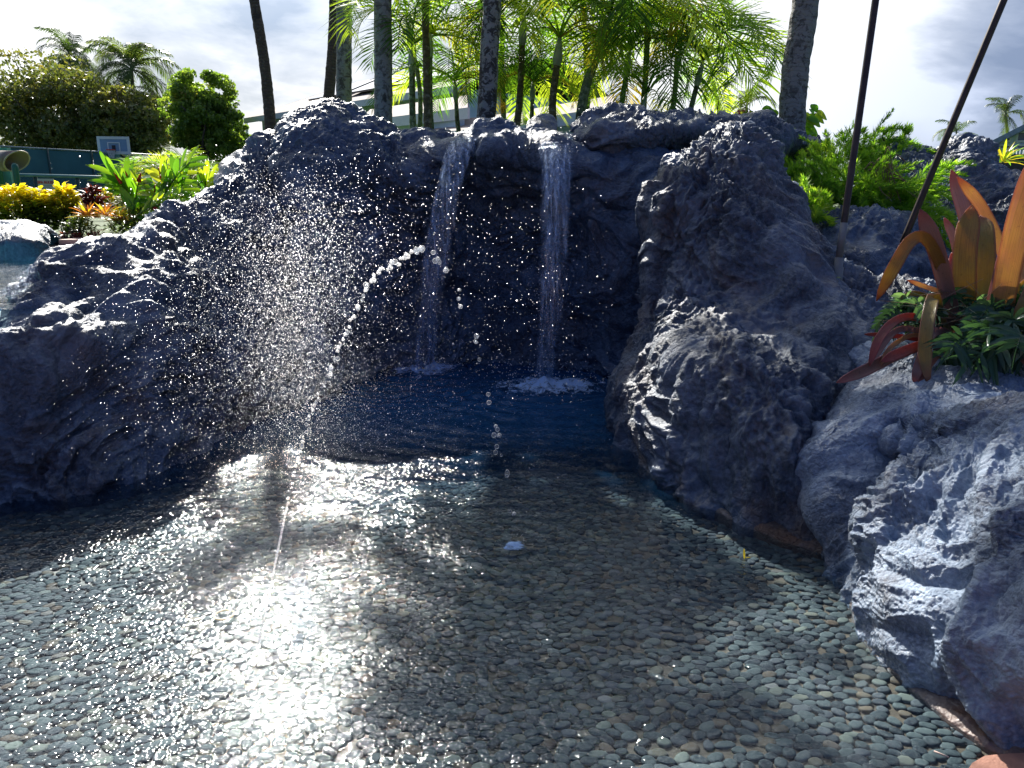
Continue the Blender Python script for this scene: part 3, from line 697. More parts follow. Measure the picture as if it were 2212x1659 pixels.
def tall_palm(base, top, Y, w0, w1, mat, label, lean_y=.2, fr=9, extra=5.0, cat='palm tree', seg=20, bulge=.02, mid=None, crown=.42, dx=0.0, C=None):
    b = P(base[0], base[1] + 70, Y); b2 = P(base[0], base[1], Y); a = P(top[0], top[1], Y + lean_y)
    r0 = w0 / 2 / F * np.linalg.norm(b2 - [0, 0, CAMZ]); r1 = w1 / 2 / F * np.linalg.norm(a - [0, 0, CAMZ])
    t = empty('palm_tree', tuple(b), label=label, cat=cat, group='tall palms with bare trunks behind the cliff')
    ptl = [b, b2] + ([P(mid[0], mid[1], Y + lean_y * .5)] if mid else []) + [a]
    if C is None: C = a + (a - b2) / np.linalg.norm(a - b2) * extra + np.array([dx, 0, 0])
    C = np.array(C, float); dirn = (a - b2) / np.linalg.norm(a - b2); L_ = np.linalg.norm(C - a)  # given C: unseen crown, placed and sized to shade pool and boulder
    ptl += [a + dirn * L_ * .35 + (C - a) * .05, a * .3 + C * .7 + np.array([dirn[0] * .1 * L_, 0, .04 * L_]), C]
    trunk_obj(t, ptl, r0, r1 * .8, mat, seg, 150, rough=.008, ring=(34, .035), bulge=bulge)
    put_fronds(t, ptl[-1], fr, COCO, crown * .62)
    return t
tall_palm((586, 300), (548, -8), 13.5, 22, 18, M_BARKB, 'slender brown ringed palm trunk standing alone left of the cliff, leaning left', lean_y=.2, mid=(573, 150), fr=18, C=(-4.5, 13.7, 7.7), crown=.32)
tall_palm((709, 232), (722, -8), 14.5, 22, 16, M_BARKB, 'thin dark brown palm trunk touching the grey one above the highest rock', mid=(718, 110), fr=30, C=(-3.45, 14.7, 8.6), crown=.36)
tall_palm((743, 245), (743, -8), 13.0, 32, 27, M_BARKG, 'grey lichened palm trunk close beside the thin dark brown trunk above the highest rock', fr=34, C=(-3.35, 13.2, 8.05), crown=.42)
tall_palm((828, 280), (827, -8), 10.0, 36, 37, M_BARKG, 'smooth pale grey palm trunk between the highest rock and the areca clump', fr=14, C=(-1.6, 10.2, 5.65), crown=.27)
tall_palm((1050, 268), (1064, -8), 9.3, 38, 38, M_BARKL, 'palm trunk with white lichen and a black stained upper half, left of the wide waterfall', fr=30, C=(-.35, 9.5, 6.2), crown=.72)
tall_palm((1708, 350), (1741, -8), 8.9, 48, 58, M_BARKG, 'thickest grey palm trunk rising from the feathery ferns at the right', mid=(1716, 170), extra=6)

# ringed slim palm and areca clump.  (base px, base py, crown px, crown py, Y, width px, n fronds, scale, yellow, shaft)
def areca(bx_, by_, cx_, cy_, Y, w_, nf, sc, yel, label, mat=M_BARKA2, shaft=True, lib=ARECA, group='areca palms behind the cliff', tilt=.18, azs=None):
    b = P(bx_, by_ + 40, Y); a = P(cx_, cy_, Y + .15)
    t = empty('areca_palm', tuple(b), label=label, cat='palm tree', group=group)
    r = w_ / 2 / F * Y
    md = (a + b) / 2 + np.array([rf.normal(0, .04), 0, 0])
    trunk_obj(t, [b, md, a], r * 1.1, r * .9, mat, 10, 50, .002, ring=(30, .06))
    sh = a + (a - md) / np.linalg.norm(a - md) * .35 * sc
    V, fs = tube(np.array([a - (a - md) * .04, a + (sh - a) * .2, a + (sh - a) * .6, sh]), [r * .95, r * 1.35, r * 1.1, r * .5], 10)
    if shaft: obj_np('crownshaft', V, fs, M_SHAFT, t)
    put_fronds(t, sh, nf, lib, sc, ARECAY, rs_=rf, yellow=yel, tiltr=tilt, azs=azs)
    return t
tall_palm((924, 292), (918, -8), 10.5, 16, 13, M_BARKA, 'slim palm with dark ringed trunk between the smooth grey and the lichen trunk', fr=12, C=(-1.7, 10.5, 5.42), crown=.24, seg=14)
areca(936, 290, 930, 120, 10.9, 9, 8, .8, 0, 'ragged dark areca palm hanging around the slim ringed trunk', azs=[1.7, 2.4, .6, -.4, 3.6, 4.4, 5.2, 0.1])
areca(894, 285, 890, 150, 11.0, 13, 8, .95, 1, 'areca palm with orange brown stem next to the slim dark ringed trunk', azs=[.3, 1.0, 1.6, 4.3, 5.0, 5.7, 4.7, .7])
areca(905, 285, 885, 70, 11.6, 9, 8, .58, 0, 'areca palm whose arching fronds curl out left past the pale grey trunk', azs=[3.1, 2.7, 3.5, .5, 1.6, 4.4, 3.9, 5.6])
areca(1000, 285, 985, 215, 11.3, 9, 9, .75, 1, 'low yellow green areca palm left of the lichen trunk, close to the cliff edge')
areca(1112, 275, 1128, 95, 10.8, 13, 9, 1.0, 1, 'areca palm with thin dark leaning stem just right of the lichen trunk', mat=M_BARKA)
areca(1150, 280, 1150, 215, 11.2, 9, 8, .7, 2, 'small bright areca palm low behind the round rock knob')
areca(1201, 280, 1203, 140, 10.4, 15, 9, .95, 1, 'areca palm with upright orange ringed stem behind the wide waterfall lip', mat=M_BARKA)
areca(1248, 262, 1298, 95, 10.2, 19, 10, 1.1, 1, 'areca palm with silvery crownshaft, stem leaning right above the rock ledge')
areca(1330, 262, 1352, 165, 10.8, 11, 9, .95, 2, 'bright backlit areca palm over the middle of the rock ledge')
areca(1385, 262, 1400, 55, 11.2, 12, 9, 1.05, 3, 'areca palm carrying orange dying fronds near the top of the clump')
areca(1440, 262, 1462, 150, 10.9, 11, 9, .95, 0, 'yellow green areca palm above the cave in the ledge')
areca(1480, 262, 1505, 185, 10.5, 11, 9, .95, 0, 'rightmost areca palm with dark fronds drooping to the right', azs=[0, .5, -.4, 1.2, 2.4, 3.4, 4.2, -.9, 5])
areca(1270, 262, 1262, 45, 11.8, 10, 8, .95, 0, 'tall areca palm behind the silvery crownshaft, cut by the top of the picture')
areca(1090, 275, 1085, -10, 11.9, 10, 9, 1.05, 0, 'areca palm with fronds crossing the lichen trunk near the top of the picture')
areca(1370, 262, 1385, 235, 10.6, 8, 8, .65, 1, 'short areca palm peeping over the rock ledge')
areca(1560, 262, 1545, 200, 12.5, 8, 7, .7, 0, 'small thin stemmed areca palm at the right end of the clump')

# distant coconut palms
def coconut(cx_, cy_, Y, sc, by_, label, nf=16, wind=.25, w_=7):
    b = P(cx_, by_, Y); a = P(cx_, cy_, Y)
    t = empty('coconut_palm', tuple(b), label=label, cat='palm tree', group='coconut palms far behind')
    trunk_obj(t, [b, (a + b) / 2 + np.array([.3, 0, 0]), a], .16, .12, M_BARKB, 8, 20)
    put_fronds(t, a, nf, COCO, sc, wind=wind)
    return t
coconut(150, 122, 64, .9, 420, 'coconut palm at the far left whose crown tops the broad brown green tree', 28)
coconut(284, 150, 60, 1.05, 420, 'coconut palm with dark drooping fronds between the two leafy trees', 34)
coconut(355, 235, 60, .75, 420, 'small bright coconut palm low in the gap beside the pale green tree', 12)
coconut(1612, 232, 58, .75, 420, 'windblown coconut palm at the right end of the areca clump', 13)
coconut(2172, 246, 75, .75, 420, 'small coconut palm above the blue house at the right edge', 12)
coconut(2068, 292, 62, .62, 420, 'coconut palm top peeping over the lava mound between pole and house', 12)

# ------------------------------------------------------------------ leafy trees
def leaf_quads(cent, size, rs_, up=.3, long_=1.7):
    n = len(cent); d = rs_.normal(size=(n, 3)); d /= np.linalg.norm(d, axis=1)[:, None]
    nn_ = rs_.normal(size=(n, 3)) + np.array([0, 0, up]); e = np.cross(d, nn_); e /= np.linalg.norm(e, axis=1)[:, None] + 1e-9
    s_ = size * rs_.uniform(.6, 1.3, (n, 1))
    a = cent - d * s_ * long_ * .5; b_ = cent + d * s_ * long_ * .5
    V = np.stack([a, cent + e * s_ * .5, b_, cent - e * s_ * .5], 1).reshape(-1, 3)
    k = np.arange(n)[:, None] * 4
    return V, np.concatenate([k + np.array([0, 1, 2]), k + np.array([0, 2, 3])])
def clumps(centre, rad, nc, per, cr, rs_, flat=.0):
    c = rs_.normal(size=(nc, 3)); c /= np.linalg.norm(c, axis=1)[:, None]; c *= rs_.uniform(.25, 1.08, (nc, 1)) ** .65
    c = c * np.array(rad)
    if flat: c[:, 2] = np.maximum(c[:, 2], -rad[2] * flat)
    out = []
    for q_ in c:
        p = rs_.normal(size=(per, 3)); p /= np.linalg.norm(p, axis=1)[:, None]; p *= rs_.uniform(.35, 1, (per, 1)) ** .5 * cr * rs_.uniform(.6, 1.35) * np.array([1.2, 1.2, .75]); out.append(q_ + p)
    return np.concatenate(out) + np.array(centre)
def tree(cx_, cy_, Y, wpx, hpx, mat, label, nc=70, per=90, leaf=.22, by_=430, name='broadleaf_tree'):
    rs_ = np.random.RandomState(int(cx_ * 7 + cy_) % 9999)
    c = P(cx_, cy_, Y); b = P(cx_, by_, Y); rx = wpx / 2 / F * Y; rz = hpx / 2 / F * Y
    t = empty(name, tuple(b), label=label, cat='tree')
    V, fs = tube(crom(np.array([b, b * .5 + c * .5 + np.array([.2, 0, 0]), c]), np.linspace(0, 2, 12)), np.linspace(.3, .12, 12), 8)
    parts = [(V, fs)]
    for k in range(9):
        e = c + rs_.normal(size=3) * np.array([rx, rx, rz]) * .5; s0 = b + (c - b) * rs_.uniform(.4, .9)
        parts.append(tube(np.array([s0, (s0 + e) / 2 + rs_.normal(size=3) * .2, e]), [.12, .07, .03], 5))
    obj_np('trunk', *join(parts), M_BARKB, t)
    pc = clumps(c, (rx * .9, rx * .7, rz * .9), nc, per, rx * .2, rs_)
    obj_np('crown', *leaf_quads(pc, leaf, rs_), mat, t, smooth=False)
    return t
M_TREE1 = leafmat('brown_green_leaf', [(0, (.06, .085, .03)), (.4, (.13, .16, .05)), (.75, (.23, .21, .07)), (1, (.30, .22, .08))], .34, .4, .6)
M_TREE2 = leafmat('fresh_green_leaf', [(0, (.07, .12, .03)), (.4, (.15, .24, .05)), (.8, (.28, .36, .08)), (1, (.48, .32, .08))], .5, .35, .6)
tree(115, 250, 56, 330, 225, M_TREE1, 'broad brown green tree at the far left behind the court screen', 170, 170, .17)
tree(280, 270, 54, 190, 185, M_TREE1, 'smaller brown green tree right of the broad one, under the drooping coconut palm', 110, 150, .17)
tree(438, 252, 50, 160, 185, M_TREE2, 'fresh green tree with orange tipped crown behind the arching areca bush', 150, 150, .15)
tree(505, 292, 53, 90, 110, M_TREE2, 'low fresh green tree next to the blue building balcony', 60, 120, .14)
tree(1640, 268, 45, 70, 50, M_TREE2, 'small round green tree behind the pink flowers', 22, 60, .2)
tree(1480, 300, 40, 260, 60, M_TREE1, 'dark shrubby tree mass seen between areca stems above the ledge', 40, 70, .2)

# ------------------------------------------------------------------ buildings
M_SIDING = simple('blue_siding', (.60, .74, .84), .7, var=.06, scale=2)
M_TRIM = simple('white_trim', (.62, .66, .68), .5, var=.05)
M_ROOF = simple('brown_shingle', (.24, .205, .19), .9, var=.25, scale=6, bump=.6, bscale=14)
M_GLASS = simple('window_glass', (.03, .04, .055), .12, var=.1)
M_GLASSV = simple('window_shade', (.16, .16, .22), .25, var=.1)
def quad_slab(a, b_, c_, d, th):
    q_ = np.array([a, b_, c_, d], float); n = np.cross(q_[1] - q_[0], q_[3] - q_[0]); n /= np.linalg.norm(n)
    v = np.concatenate([q_, q_ - n * th]); f = [(0, 1, 2, 3), (7, 6, 5, 4), (0, 4, 5, 1), (1, 5, 6, 2), (2, 6, 7, 3), (3, 7, 4, 0)]
    return v, np.array(f)
def wall_windows(parent, p0, p1, z0, z1, wins, mat_w, out):
    """wins: (s0,s1,z0,z1) along wall p0->p1, proud frames and recessed panes"""
    p0 = np.array(p0, float); p1 = np.array(p1, float); L = np.linalg.norm(p1 - p0); d = (p1 - p0) / L; n = np.array(out, float)
    for s0, s1, a0, a1 in wins:
        def bx2(sa, sb, za, zb, q0, q1):
            c = []
            for s_ in (sa, sb):
                for q_ in (q0, q1):
                    for z_ in (za, zb): c.append(np.array([*(p0 + d * s_)[:2], 0]) + np.array([*(n * q_)[:2], z_]))
            return np.array(c), np.array([(0, 1, 3, 2), (4, 6, 7, 5), (0, 4, 5, 1), (2, 3, 7, 6), (0, 2, 6, 4), (1, 5, 7, 3)])
        fw = .09
        fr = [bx2(s0, s1, a0, a0 + fw, .0, .09), bx2(s0, s1, a1 - fw, a1, .0, .09), bx2(s0, s0 + fw, a0 + fw, a1 - fw, .0, .09), bx2(s1 - fw, s1, a0 + fw, a1 - fw, .0, .09), bx2((s0 + s1) / 2 - .04, (s0 + s1) / 2 + .04, a0 + fw, a1 - fw, .0, .08)]
        w_ = obj_np('window', *join(fr), M_TRIM, parent, smooth=False)
        v, f = bx2(s0 + fw, s1 - fw, a0 + fw, a1 - fw, .0, .03)
        o_ = obj_np('pane', v - np.array(parent.location)[None], f, mat_w, None, smooth=False); o_.parent = w_
# long two-storey building behind the cliff: near eave runs from far left end towards the right, closer to us
bl = empty('apartment_building', (-14, 50, 1.0), label='long pale blue two storey building with brown shingle roof behind the palm trunks', cat='building')
e0 = P(528, 283, 52); e1 = P(1010, 232, 34)
zb = 1.0; ez = 6.3
e0 = np.array([e0[0], 52, ez]); e1 = np.array([P(1010, 240, 36)[0], 36, ez])
dv = (e1 - e0) / np.linalg.norm(e1 - e0); ov = np.array([-dv[1], dv[0], 0.0]); ov = ov if ov[1] > 0 else -ov
w0 = e0 + dv * .9 + ov * .8; w1 = e1 - dv * .9 + ov * .8
def wallbox(a, b_, deep, z0, z1):
    c = []
    for q_ in (a, b_):
        for k in (0, deep):
            for z_ in (z0, z1): c.append([*(q_ + ov * k)[:2], z_])
    return np.array(c), np.array([(0, 1, 3, 2), (4, 6, 7, 5), (0, 4, 5, 1), (2, 3, 7, 6), (0, 2, 6, 4), (1, 5, 7, 3)])
obj_np('wall', *wallbox(w0, w1, 9, zb, ez - .05), M_SIDING, bl, smooth=False)
LB = np.linalg.norm(e1 - e0); rid0 = e0 + dv * 5 + ov * 5.3 + np.array([0, 0, 2.2]); rid1 = e1 - dv * .5 + ov * 5.3 + np.array([0, 0, 2.2])
bk0 = e0 + ov * 10.6; bk1 = e1 + ov * 10.6
rf_ = obj_np('roof', *join([quad_slab(e0, e1, rid1, rid0, .14), quad_slab(bk1, bk0, rid0, rid1, .14), quad_slab(bk0, e0, rid0 + [0, 0, .01], rid0 - dv * .02 + [0, 0, .01], .14)]), M_ROOF, bl, smooth=False)
fa = [quad_slab(e0 + [0, 0, .02], e0 + [0, 0, -.3], e1 + [0, 0, -.3], e1 + [0, 0, .02], .06)]
obj_np('fascia', *join(fa), M_TRIM, bl, smooth=False)
for k in range(5):
    s_ = 2.2 + k * 4.2
    v, f = quad_slab(e0 + dv * (s_ + 4) + ov * 1.2 + [0, 0, .75], e0 + dv * (s_ + 7.6) + ov * 1.2 + [0, 0, .75], e0 + dv * (s_ + 7.6) + ov * 3.8 + [0, 0, 1.82], e0 + dv * (s_ + 4) + ov * 3.8 + [0, 0, 1.82], .1)
    obj_np('solar_panel', v, f, M_GLASS, bl, smooth=False)
wall_windows(bl, w0, w1, zb, ez, [(s_, s_ + 1.0, zz, zz + 1.7) for s_ in (2.4, 4.4, 8.2, 11, 14, 17) for zz in (1.9, 4.1)], M_GLASS, -ov)
# balcony at the left end
ba = w0 - dv * 2.2
v1_, f1_ = wallbox(ba, w0, 3, 3.4, 3.6)
rails = [(v1_, f1_)]
for k in range(12):
    q_ = ba + (w0 - ba) * k / 11; rails.append(box(q_[0] - .03, q_[0] + .03, q_[1] - .03, q_[1] + .03, 3.6, 4.5))
q_ = ba; rails.append(box(q_[0] - .08, q_[0] + .08, q_[1] - .08, q_[1] + .08, 1.0, 6.2))
v_, f_ = wallbox(ba, w0, .06, 4.5, 4.6); rails.append((v_, f_))
obj_np('balcony', *join(rails), M_TRIM, bl, smooth=False)
V, fs = tube(np.array([P(692, 236, 42), P(692, 219, 42)]), [.36, .36], 14); obj_np('chimney', V, fs, M_SIDING, bl)

# second roofs behind the clump
b2_ = empty('garden_building', tuple(P(900, 300, 30)), label='lower pale blue building with stepped brown roofs seen between the areca stems', cat='building')
def wing(parent, px0, px1, pye0, pye1, pyr0, pyr1, Y0, Y1):
    a = P(px0, pye0, Y0); b_ = P(px1, pye1, Y1); r0_ = P(px0 + 30, pyr0, Y0 + 4); r1_ = P(px1, pyr1, Y1 + 4)
    obj_np('roof', *quad_slab(a, b_, r1_, r0_, .12), M_ROOF, parent, smooth=False)
    v, f = quad_slab(a + [0, 0, .0], a - [0, 0, .32], b_ - [0, 0, .32], b_ + [0, 0, .0], .08); obj_np('fascia', v, f, M_TRIM, parent, smooth=False)
    v, f = quad_slab(a + [.3, .5, -.2], np.array([a[0] + .3, a[1] + .5, 1.0]), np.array([b_[0] - .3, b_[1] + .5, 1.0]), b_ + [-.3, .5, -.2], .2); obj_np('wall', v, f, M_SIDING, parent, smooth=False)
wing(b2_, 770, 1010, 262, 232, 236, 205, 30, 24)
wing(b2_, 900, 1130, 290, 268, 266, 240, 25, 21)
b3_ = empty('garden_building', tuple(P(1230, 300, 26)), label='small grey roofed pavilion with dark openings behind the silvery areca stem', cat='building')
wing(b3_, 1120, 1330, 262, 228, 235, 205, 24, 22)
for k in range(4):
    a = P(1150 + 40 * k, 300, 23.6); v, f = box(a[0], a[0] + .35, a[1], a[1] + .05, 1.4, 3.2); o_ = obj_np('window', v, f, M_GLASS, b3_, smooth=False)
# right-hand house: its gable end faces the pool
hs = empty('blue_house', tuple(P(2200, 330, 34)), label='light blue gabled house with white framed windows at the right edge', cat='house')
HA = P(2118, 318, 34); hang = math.atan2(HA[0], 34) + .12; hu = np.array([math.cos(hang), -math.sin(hang), 0]); hn = np.array([math.sin(hang), math.cos(hang), 0])
def PL(px, py, back=0.0):
    d = ray(px, py); o0 = HA + hn * back; t = (o0[:2] @ hn[:2]) / (d[:2] @ hn[:2]); return np.array([d[0] * t, d[1] * t, CAMZ + d[2] * t])
def lbox(pa, pb, q0, q1):
    """box between two picture points on the gable plane, q0..q1 along its normal"""
    s0, s1 = (pa - HA) @ hu, (pb - HA) @ hu; c = [HA[:3] * [1, 1, 0] + hu * s_ + hn * q_ + [0, 0, z_] for s_ in (s0, s1) for q_ in (q0, q1) for z_ in (pa[2], pb[2])]
    return np.array(c), np.array([(0, 1, 3, 2), (4, 6, 7, 5), (0, 4, 5, 1), (2, 3, 7, 6), (0, 2, 6, 4), (1, 5, 7, 3)])
A0, A1 = PL(2124, 322), PL(2330, 218); sA = (A1 - A0) @ hu; A2 = A0 + hu * 2 * sA
lo0 = A0 * [1, 1, 0] + [0, 0, 1.0]; lo2 = A2 * [1, 1, 0] + [0, 0, 1.0]
v = np.array([lo0, lo2, A2, A1, A0]); v = np.concatenate([v, v + hn * 9])
f = np.array([(0, 1, 2), (0, 2, 3), (0, 3, 4), (5, 7, 6), (5, 8, 7), (5, 9, 8), (4, 3, 8), (4, 8, 9), (3, 2, 7), (3, 7, 8), (0, 4, 9), (0, 9, 5), (1, 6, 7), (1, 7, 2)])
obj_np('wall', v, f, M_SIDING, hs, smooth=False)
up_ = -hn * .5 + np.array([0, 0, .12]); ex_ = (A0 - A1) / np.linalg.norm(A0 - A1) * .7; ey_ = (A2 - A1) / np.linalg.norm(A2 - A1) * .7
obj_np('roof', *join([quad_slab(A0 + up_ + ex_, A1 + up_, A1 + up_ + hn * 10, A0 + up_ + ex_ + hn * 10, .2), quad_slab(A1 + up_, A2 + up_ + ey_, A2 + up_ + ey_ + hn * 10, A1 + up_ + hn * 10, .2)]), simple('blue_grey_roof', (.20, .26, .34), .7), hs, smooth=False)
for k in range(14):
    s_ = .35 + k * .42; zt_ = A0[2] + (A1[2] - A0[2]) * s_ / sA - .1
    if s_ < sA: a_ = A0 + hu * s_; a_[2] = 2.0; b_ = A0 + hu * (s_ + .04); b_[2] = zt_; obj_np('batten', *lbox(a_, b_, -.03, -.003), M_SIDING, hs, smooth=False)
for (xa, xb, ya, yb) in ((2156, 2187, 294, 308), (2193, 2226, 282, 308), (2156, 2187, 311, 324), (2193, 2226, 311, 324)):
    a = PL(xa, yb); b_ = PL(xb, ya); fw = hu * .08; fz = np.array([0, 0, .08])
    ul = a * [1, 1, 0] + [0, 0, b_[2]]; lr = b_ * [1, 1, 0] + [0, 0, a[2]]
    f1 = [lbox(a, lr + fz, -.1, -.004), lbox(ul - fz, b_, -.1, -.004), lbox(a + fz, ul + fw - fz, -.1, -.004), lbox(lr - fw + fz, b_ - fz, -.1, -.004)]
    wo = obj_np('window', *join(f1), M_TRIM, hs, smooth=False)
    v, f = lbox(a + fw + fz, b_ - fw - fz, -.05, -.004); po = obj_np('pane', v - np.array(hs.location), f, M_GLASSV, None, smooth=False); po.parent = wo
v, f = box(P(2118, 330, 24)[0], 26, 24, 24.1, 1.0, P(2150, 333, 24)[2])
pk = [ (v, f) ]
wf = empty('wooden_fence', tuple(P(2150, 330, 24)), label='dark wooden fence with pale spiked top in front of the blue house', cat='fence')
obj_np('panel', *join(pk), simple('dark_fence_wood', (.06, .055, .05), .8), wf, smooth=False)
zt = P(2150, 333, 24)[2]; pk = []
for k in range(60):
    q_ = P(2118, 330, 24)[0] + k * .1; pk.append(box(q_, q_ + .04, 24.02, 24.06, zt, zt + .12))
so = obj_np('pickets', *join(pk), M_TRIM, wf, smooth=False); so['kind'] = 'stuff'

# ------------------------------------------------------------------ court screen, backboard, rail fence, sign
M_SCREEN = simple('green_windscreen', (.05, .16, .18), .85, var=.12, scale=1.2, bump=.3, bscale=200)
M_GREENP = simple('green_paint', (.015, .13, .09), .35, var=.1)
M_GREEND = simple('dark_green_paint', (.02, .06, .05), .45, var=.1)
M_WHITE = simple('white_paint', (.72, .74, .74), .5, var=.04)
M_BLACK = simple('black_metal', (.02, .02, .025), .5)
M_RED = simple('red_paint', (.55, .05, .03), .45)
f0 = P(-120, 309, 38); f1 = P(555, 347, 56)
ws = empty('windscreen_fence', (float(f0[0]), float(f0[1]), 1.0), label='tall court fence covered with dark teal windscreen behind the flower bed', cat='fence')
d_ = (f1 - f0); L_ = np.linalg.norm(d_[:2]); d_ /= L_
for k in range(8):
    a = f0 + d_ * (L_ * k / 8 + .05); b_ = f0 + d_ * (L_ * (k + 1) / 8 - .05)
    nn_ = 10; xx = np.linspace(0, 1, nn_); zz_ = np.linspace(0, 1, 6)
    gv = np.array([[*(a[:2] + (b_ - a)[:2] * u + np.array([.0, .06]) * math.sin(u * 9 + v_ * 4 + k)), 1.02 + (a[2] + (b_[2] - a[2]) * u - 1.02 - .06) * v_] for u in xx for v_ in zz_])
    obj_np('panel', gv, grid_faces(nn_, 6), M_SCREEN, ws)
    V, fs = tube(np.array([[a[0] - d_[0] * .05, a[1] - .1, 1.0], [a[0] - d_[0] * .05, a[1] - .1, a[2] + .05]]), [.05, .05], 8); obj_np('post', V, fs, M_GREEND, ws)
V, fs = tube(np.array([f0, f1]), [.04, .04], 8); obj_np('top_rail', V, fs, simple('rail_light', (.22, .30, .32), .4), ws)

bbY = 46
cx_, cz_ = P(246, 314, bbY)[[0, 2]]
bb = empty('basketball_hoop', (float(cx_), bbY, 1.0), label='basketball backboard of clear glass with white border and orange rim above the teal screen', cat='basketball hoop')
sc_ = bbY / F
W2, H2 = 31 * sc_, 17.5 * sc_
rz = R(12)
def bbx(x0, x1, z0, z1, y0, y1):
    v, f = box(x0, x1, y0, y1, z0, z1); c, s_ = math.cos(rz), math.sin(rz)
    v = np.stack([v[:, 0] * c - v[:, 1] * s_ + cx_, v[:, 0] * s_ + v[:, 1] * c + bbY, v[:, 2] + cz_], -1); return v, f
b_ = .15
obj_np('border', *join([bbx(-W2, W2, H2 - b_, H2, -.05, .0), bbx(-W2, W2, -H2, -H2 + b_, -.05, .0), bbx(-W2, -W2 + b_, -H2 + b_, H2 - b_, -.05, .0), bbx(W2 - b_, W2, -H2 + b_, H2 - b_, -.05, .0)]), M_WHITE, bb, smooth=False)
M_BBG = simple('backboard_glass', (.20, .32, .46), .15, var=.05)
obj_np('board', *bbx(-W2 + b_, W2 - b_, -H2 + b_, H2 - b_, -.035, -.01), M_BBG, bb, smooth=False)
sq = [bbx(-.33, .33, .12, .17, -.06, -.037), bbx(-.33, .33, -.36, -.31, -.06, -.037), bbx(-.33, -.28, -.31, .12, -.06, -.037), bbx(.28, .33, -.31, .12, -.06, -.037)]
obj_np('target_square', *join(sq), M_WHITE, bb, smooth=False)
obj_np('mount', *bbx(-.09, .09, -.36, 0.0, -.1, -.061), M_BLACK, bb, smooth=False)
th = np.linspace(0, 2 * np.pi, 19); rp = np.stack([cx_ + .23 * np.cos(th), bbY - .42 + .23 * np.sin(th), 0 * th + cz_ - .27], -1)
V, fs = tube(rp, [.03] * 19, 6); obj_np('rim', V, fs, M_RED, bb)
net = []
for k in range(12):
    for s_ in (1, -1):
        t0 = k / 12 * 6.283; t1 = t0 + s_ * .9
        net.append(tube(np.array([[cx_ + .23 * math.cos(t0), bbY - .42 + .23 * math.sin(t0), cz_ - .28], [cx_ + .13 * math.cos(t1), bbY - .42 + .13 * math.sin(t1), cz_ - .72]]), [.014, .014], 4, False))
obj_np('net', *join(net), M_WHITE, bb)
V, fs = tube(np.array([[cx_ + .1, bbY + .15, cz_ - .1], [cx_ + .35, bbY + .6, cz_ - .8], [cx_ + .45, bbY + .8, cz_ - 1.5], [cx_ + .45, bbY + .8, 1.0]]), [.1, .1, .13, .13], 8); obj_np('pole', V, fs, M_BLACK, bb)

# low green rail and mesh fence
r0_ = P(-60, 375, 17); r1_ = P(520, 391, 21); rf2 = empty('chain_link_fence', (float(r0_[0]), 17.0, 1.0), label='low dark green chain link fence with pale top rail behind the yellow shrubs', cat='fence')
M_RAIL = simple('rail_green_light', (.10, .24, .23), .35)
V, fs = tube(np.array([r0_, r1_]), [.035, .035], 8); obj_np('rail', V, fs, M_RAIL, rf2)
V, fs = tube(np.array([r0_ + (r1_ - r0_) * .42 - [0, 0, .12], r1_ - [0, 0, .13]]), [.022, .022], 8); obj_np('rail', V, fs, M_RAIL, rf2)
dd = r1_ - r0_; mesh_ = []
for k in range(7):
    q_ = r0_ + dd * (k + .35) / 7; V, fs = tube(np.array([[q_[0], q_[1] + .05, 1.0], [q_[0], q_[1] + .05, q_[2] + .03]]), [.045, .045], 8); obj_np('post', V, fs, M_GREEND, rf2)
LL = np.linalg.norm(dd[:2]); nW = int(LL / .07)
for k in range(nW):
    for s_ in (1, -1):
        a = r0_ + dd * (k / nW); b_ = a + dd / LL * 1.0 * s_; z0 = 1.02
        a2 = np.array([a[0], a[1], z0]); b2 = np.array([b_[0], b_[1], z0 + 1.0 if True else 0]); hz = a[2] - z0 - .02
        b2 = a2 + (b2 - a2) * np.array([hz, hz, hz]); w_ = np.array([.005, 0, 0]); n0 = len(mesh_) 
        mesh_.append(np.array([a2 - w_, a2 + w_, b2 + w_, b2 - w_]))
mv = np.concatenate(mesh_); mo = obj_np('wire_mesh', mv, np.arange(len(mv)).reshape(-1, 4), M_GREEND, rf2, smooth=False); mo['kind'] = 'stuff'
def text_obj(name, txt, loc, size, mat, parent, rz=0.0, ext=.003, wgt=0.0):
    cu = bpy.data.curves.new(name, 'FONT'); cu.body = txt; cu.size = size; cu.extrude = ext; cu.align_x = 'CENTER'; cu.align_y = 'CENTER'; cu.offset = wgt
    tmp = bpy.data.objects.new('tmp', cu); COL.objects.link(tmp); bpy.context.view_layer.update()
    me = bpy.data.meshes.new_from_object(tmp.evaluated_get(bpy.context.evaluated_depsgraph_get())); bpy.data.objects.remove(tmp)
    o = link(name, me, parent); o.data.materials.clear(); o.data.materials.append(mat); o.location = Vector(loc) - (parent.location if parent else Vector()); o.rotation_euler = (R(90), 0, rz); return o
sg0 = P(80, 386, 16.2); sg1 = P(120, 425, 16.2)
sg = empty('rules_sign', (float((sg0[0] + sg1[0]) / 2), 16.2, 1.0), label='pale rules sign with red heading on the chain link fence, half hidden by yellow leaves', cat='sign')
M_SIGN = simple('sign_board', (.55, .53, .46), .6, var=.04)
obj_np('board', *box(sg0[0], sg1[0], 16.2, 16.22, sg1[2], sg0[2]), M_SIGN, sg, smooth=False)
text_obj('heading', 'SPA RULES', ((sg0[0] + sg1[0]) / 2, 16.195, sg0[2] - .075), .068, M_RED, sg, wgt=.002)
M_TXT = simple('sign_text_grey', (.2, .2, .2), .7)
ln = [box(sg0[0] + .03, sg1[0] - .03 - .05 * (k % 3), 16.196, 16.199, sg0[2] - .14 - k * .03, sg0[2] - .134 - k * .03) for k in range(6)]
obj_np('text_lines', *join(ln), M_TXT, sg, smooth=False)

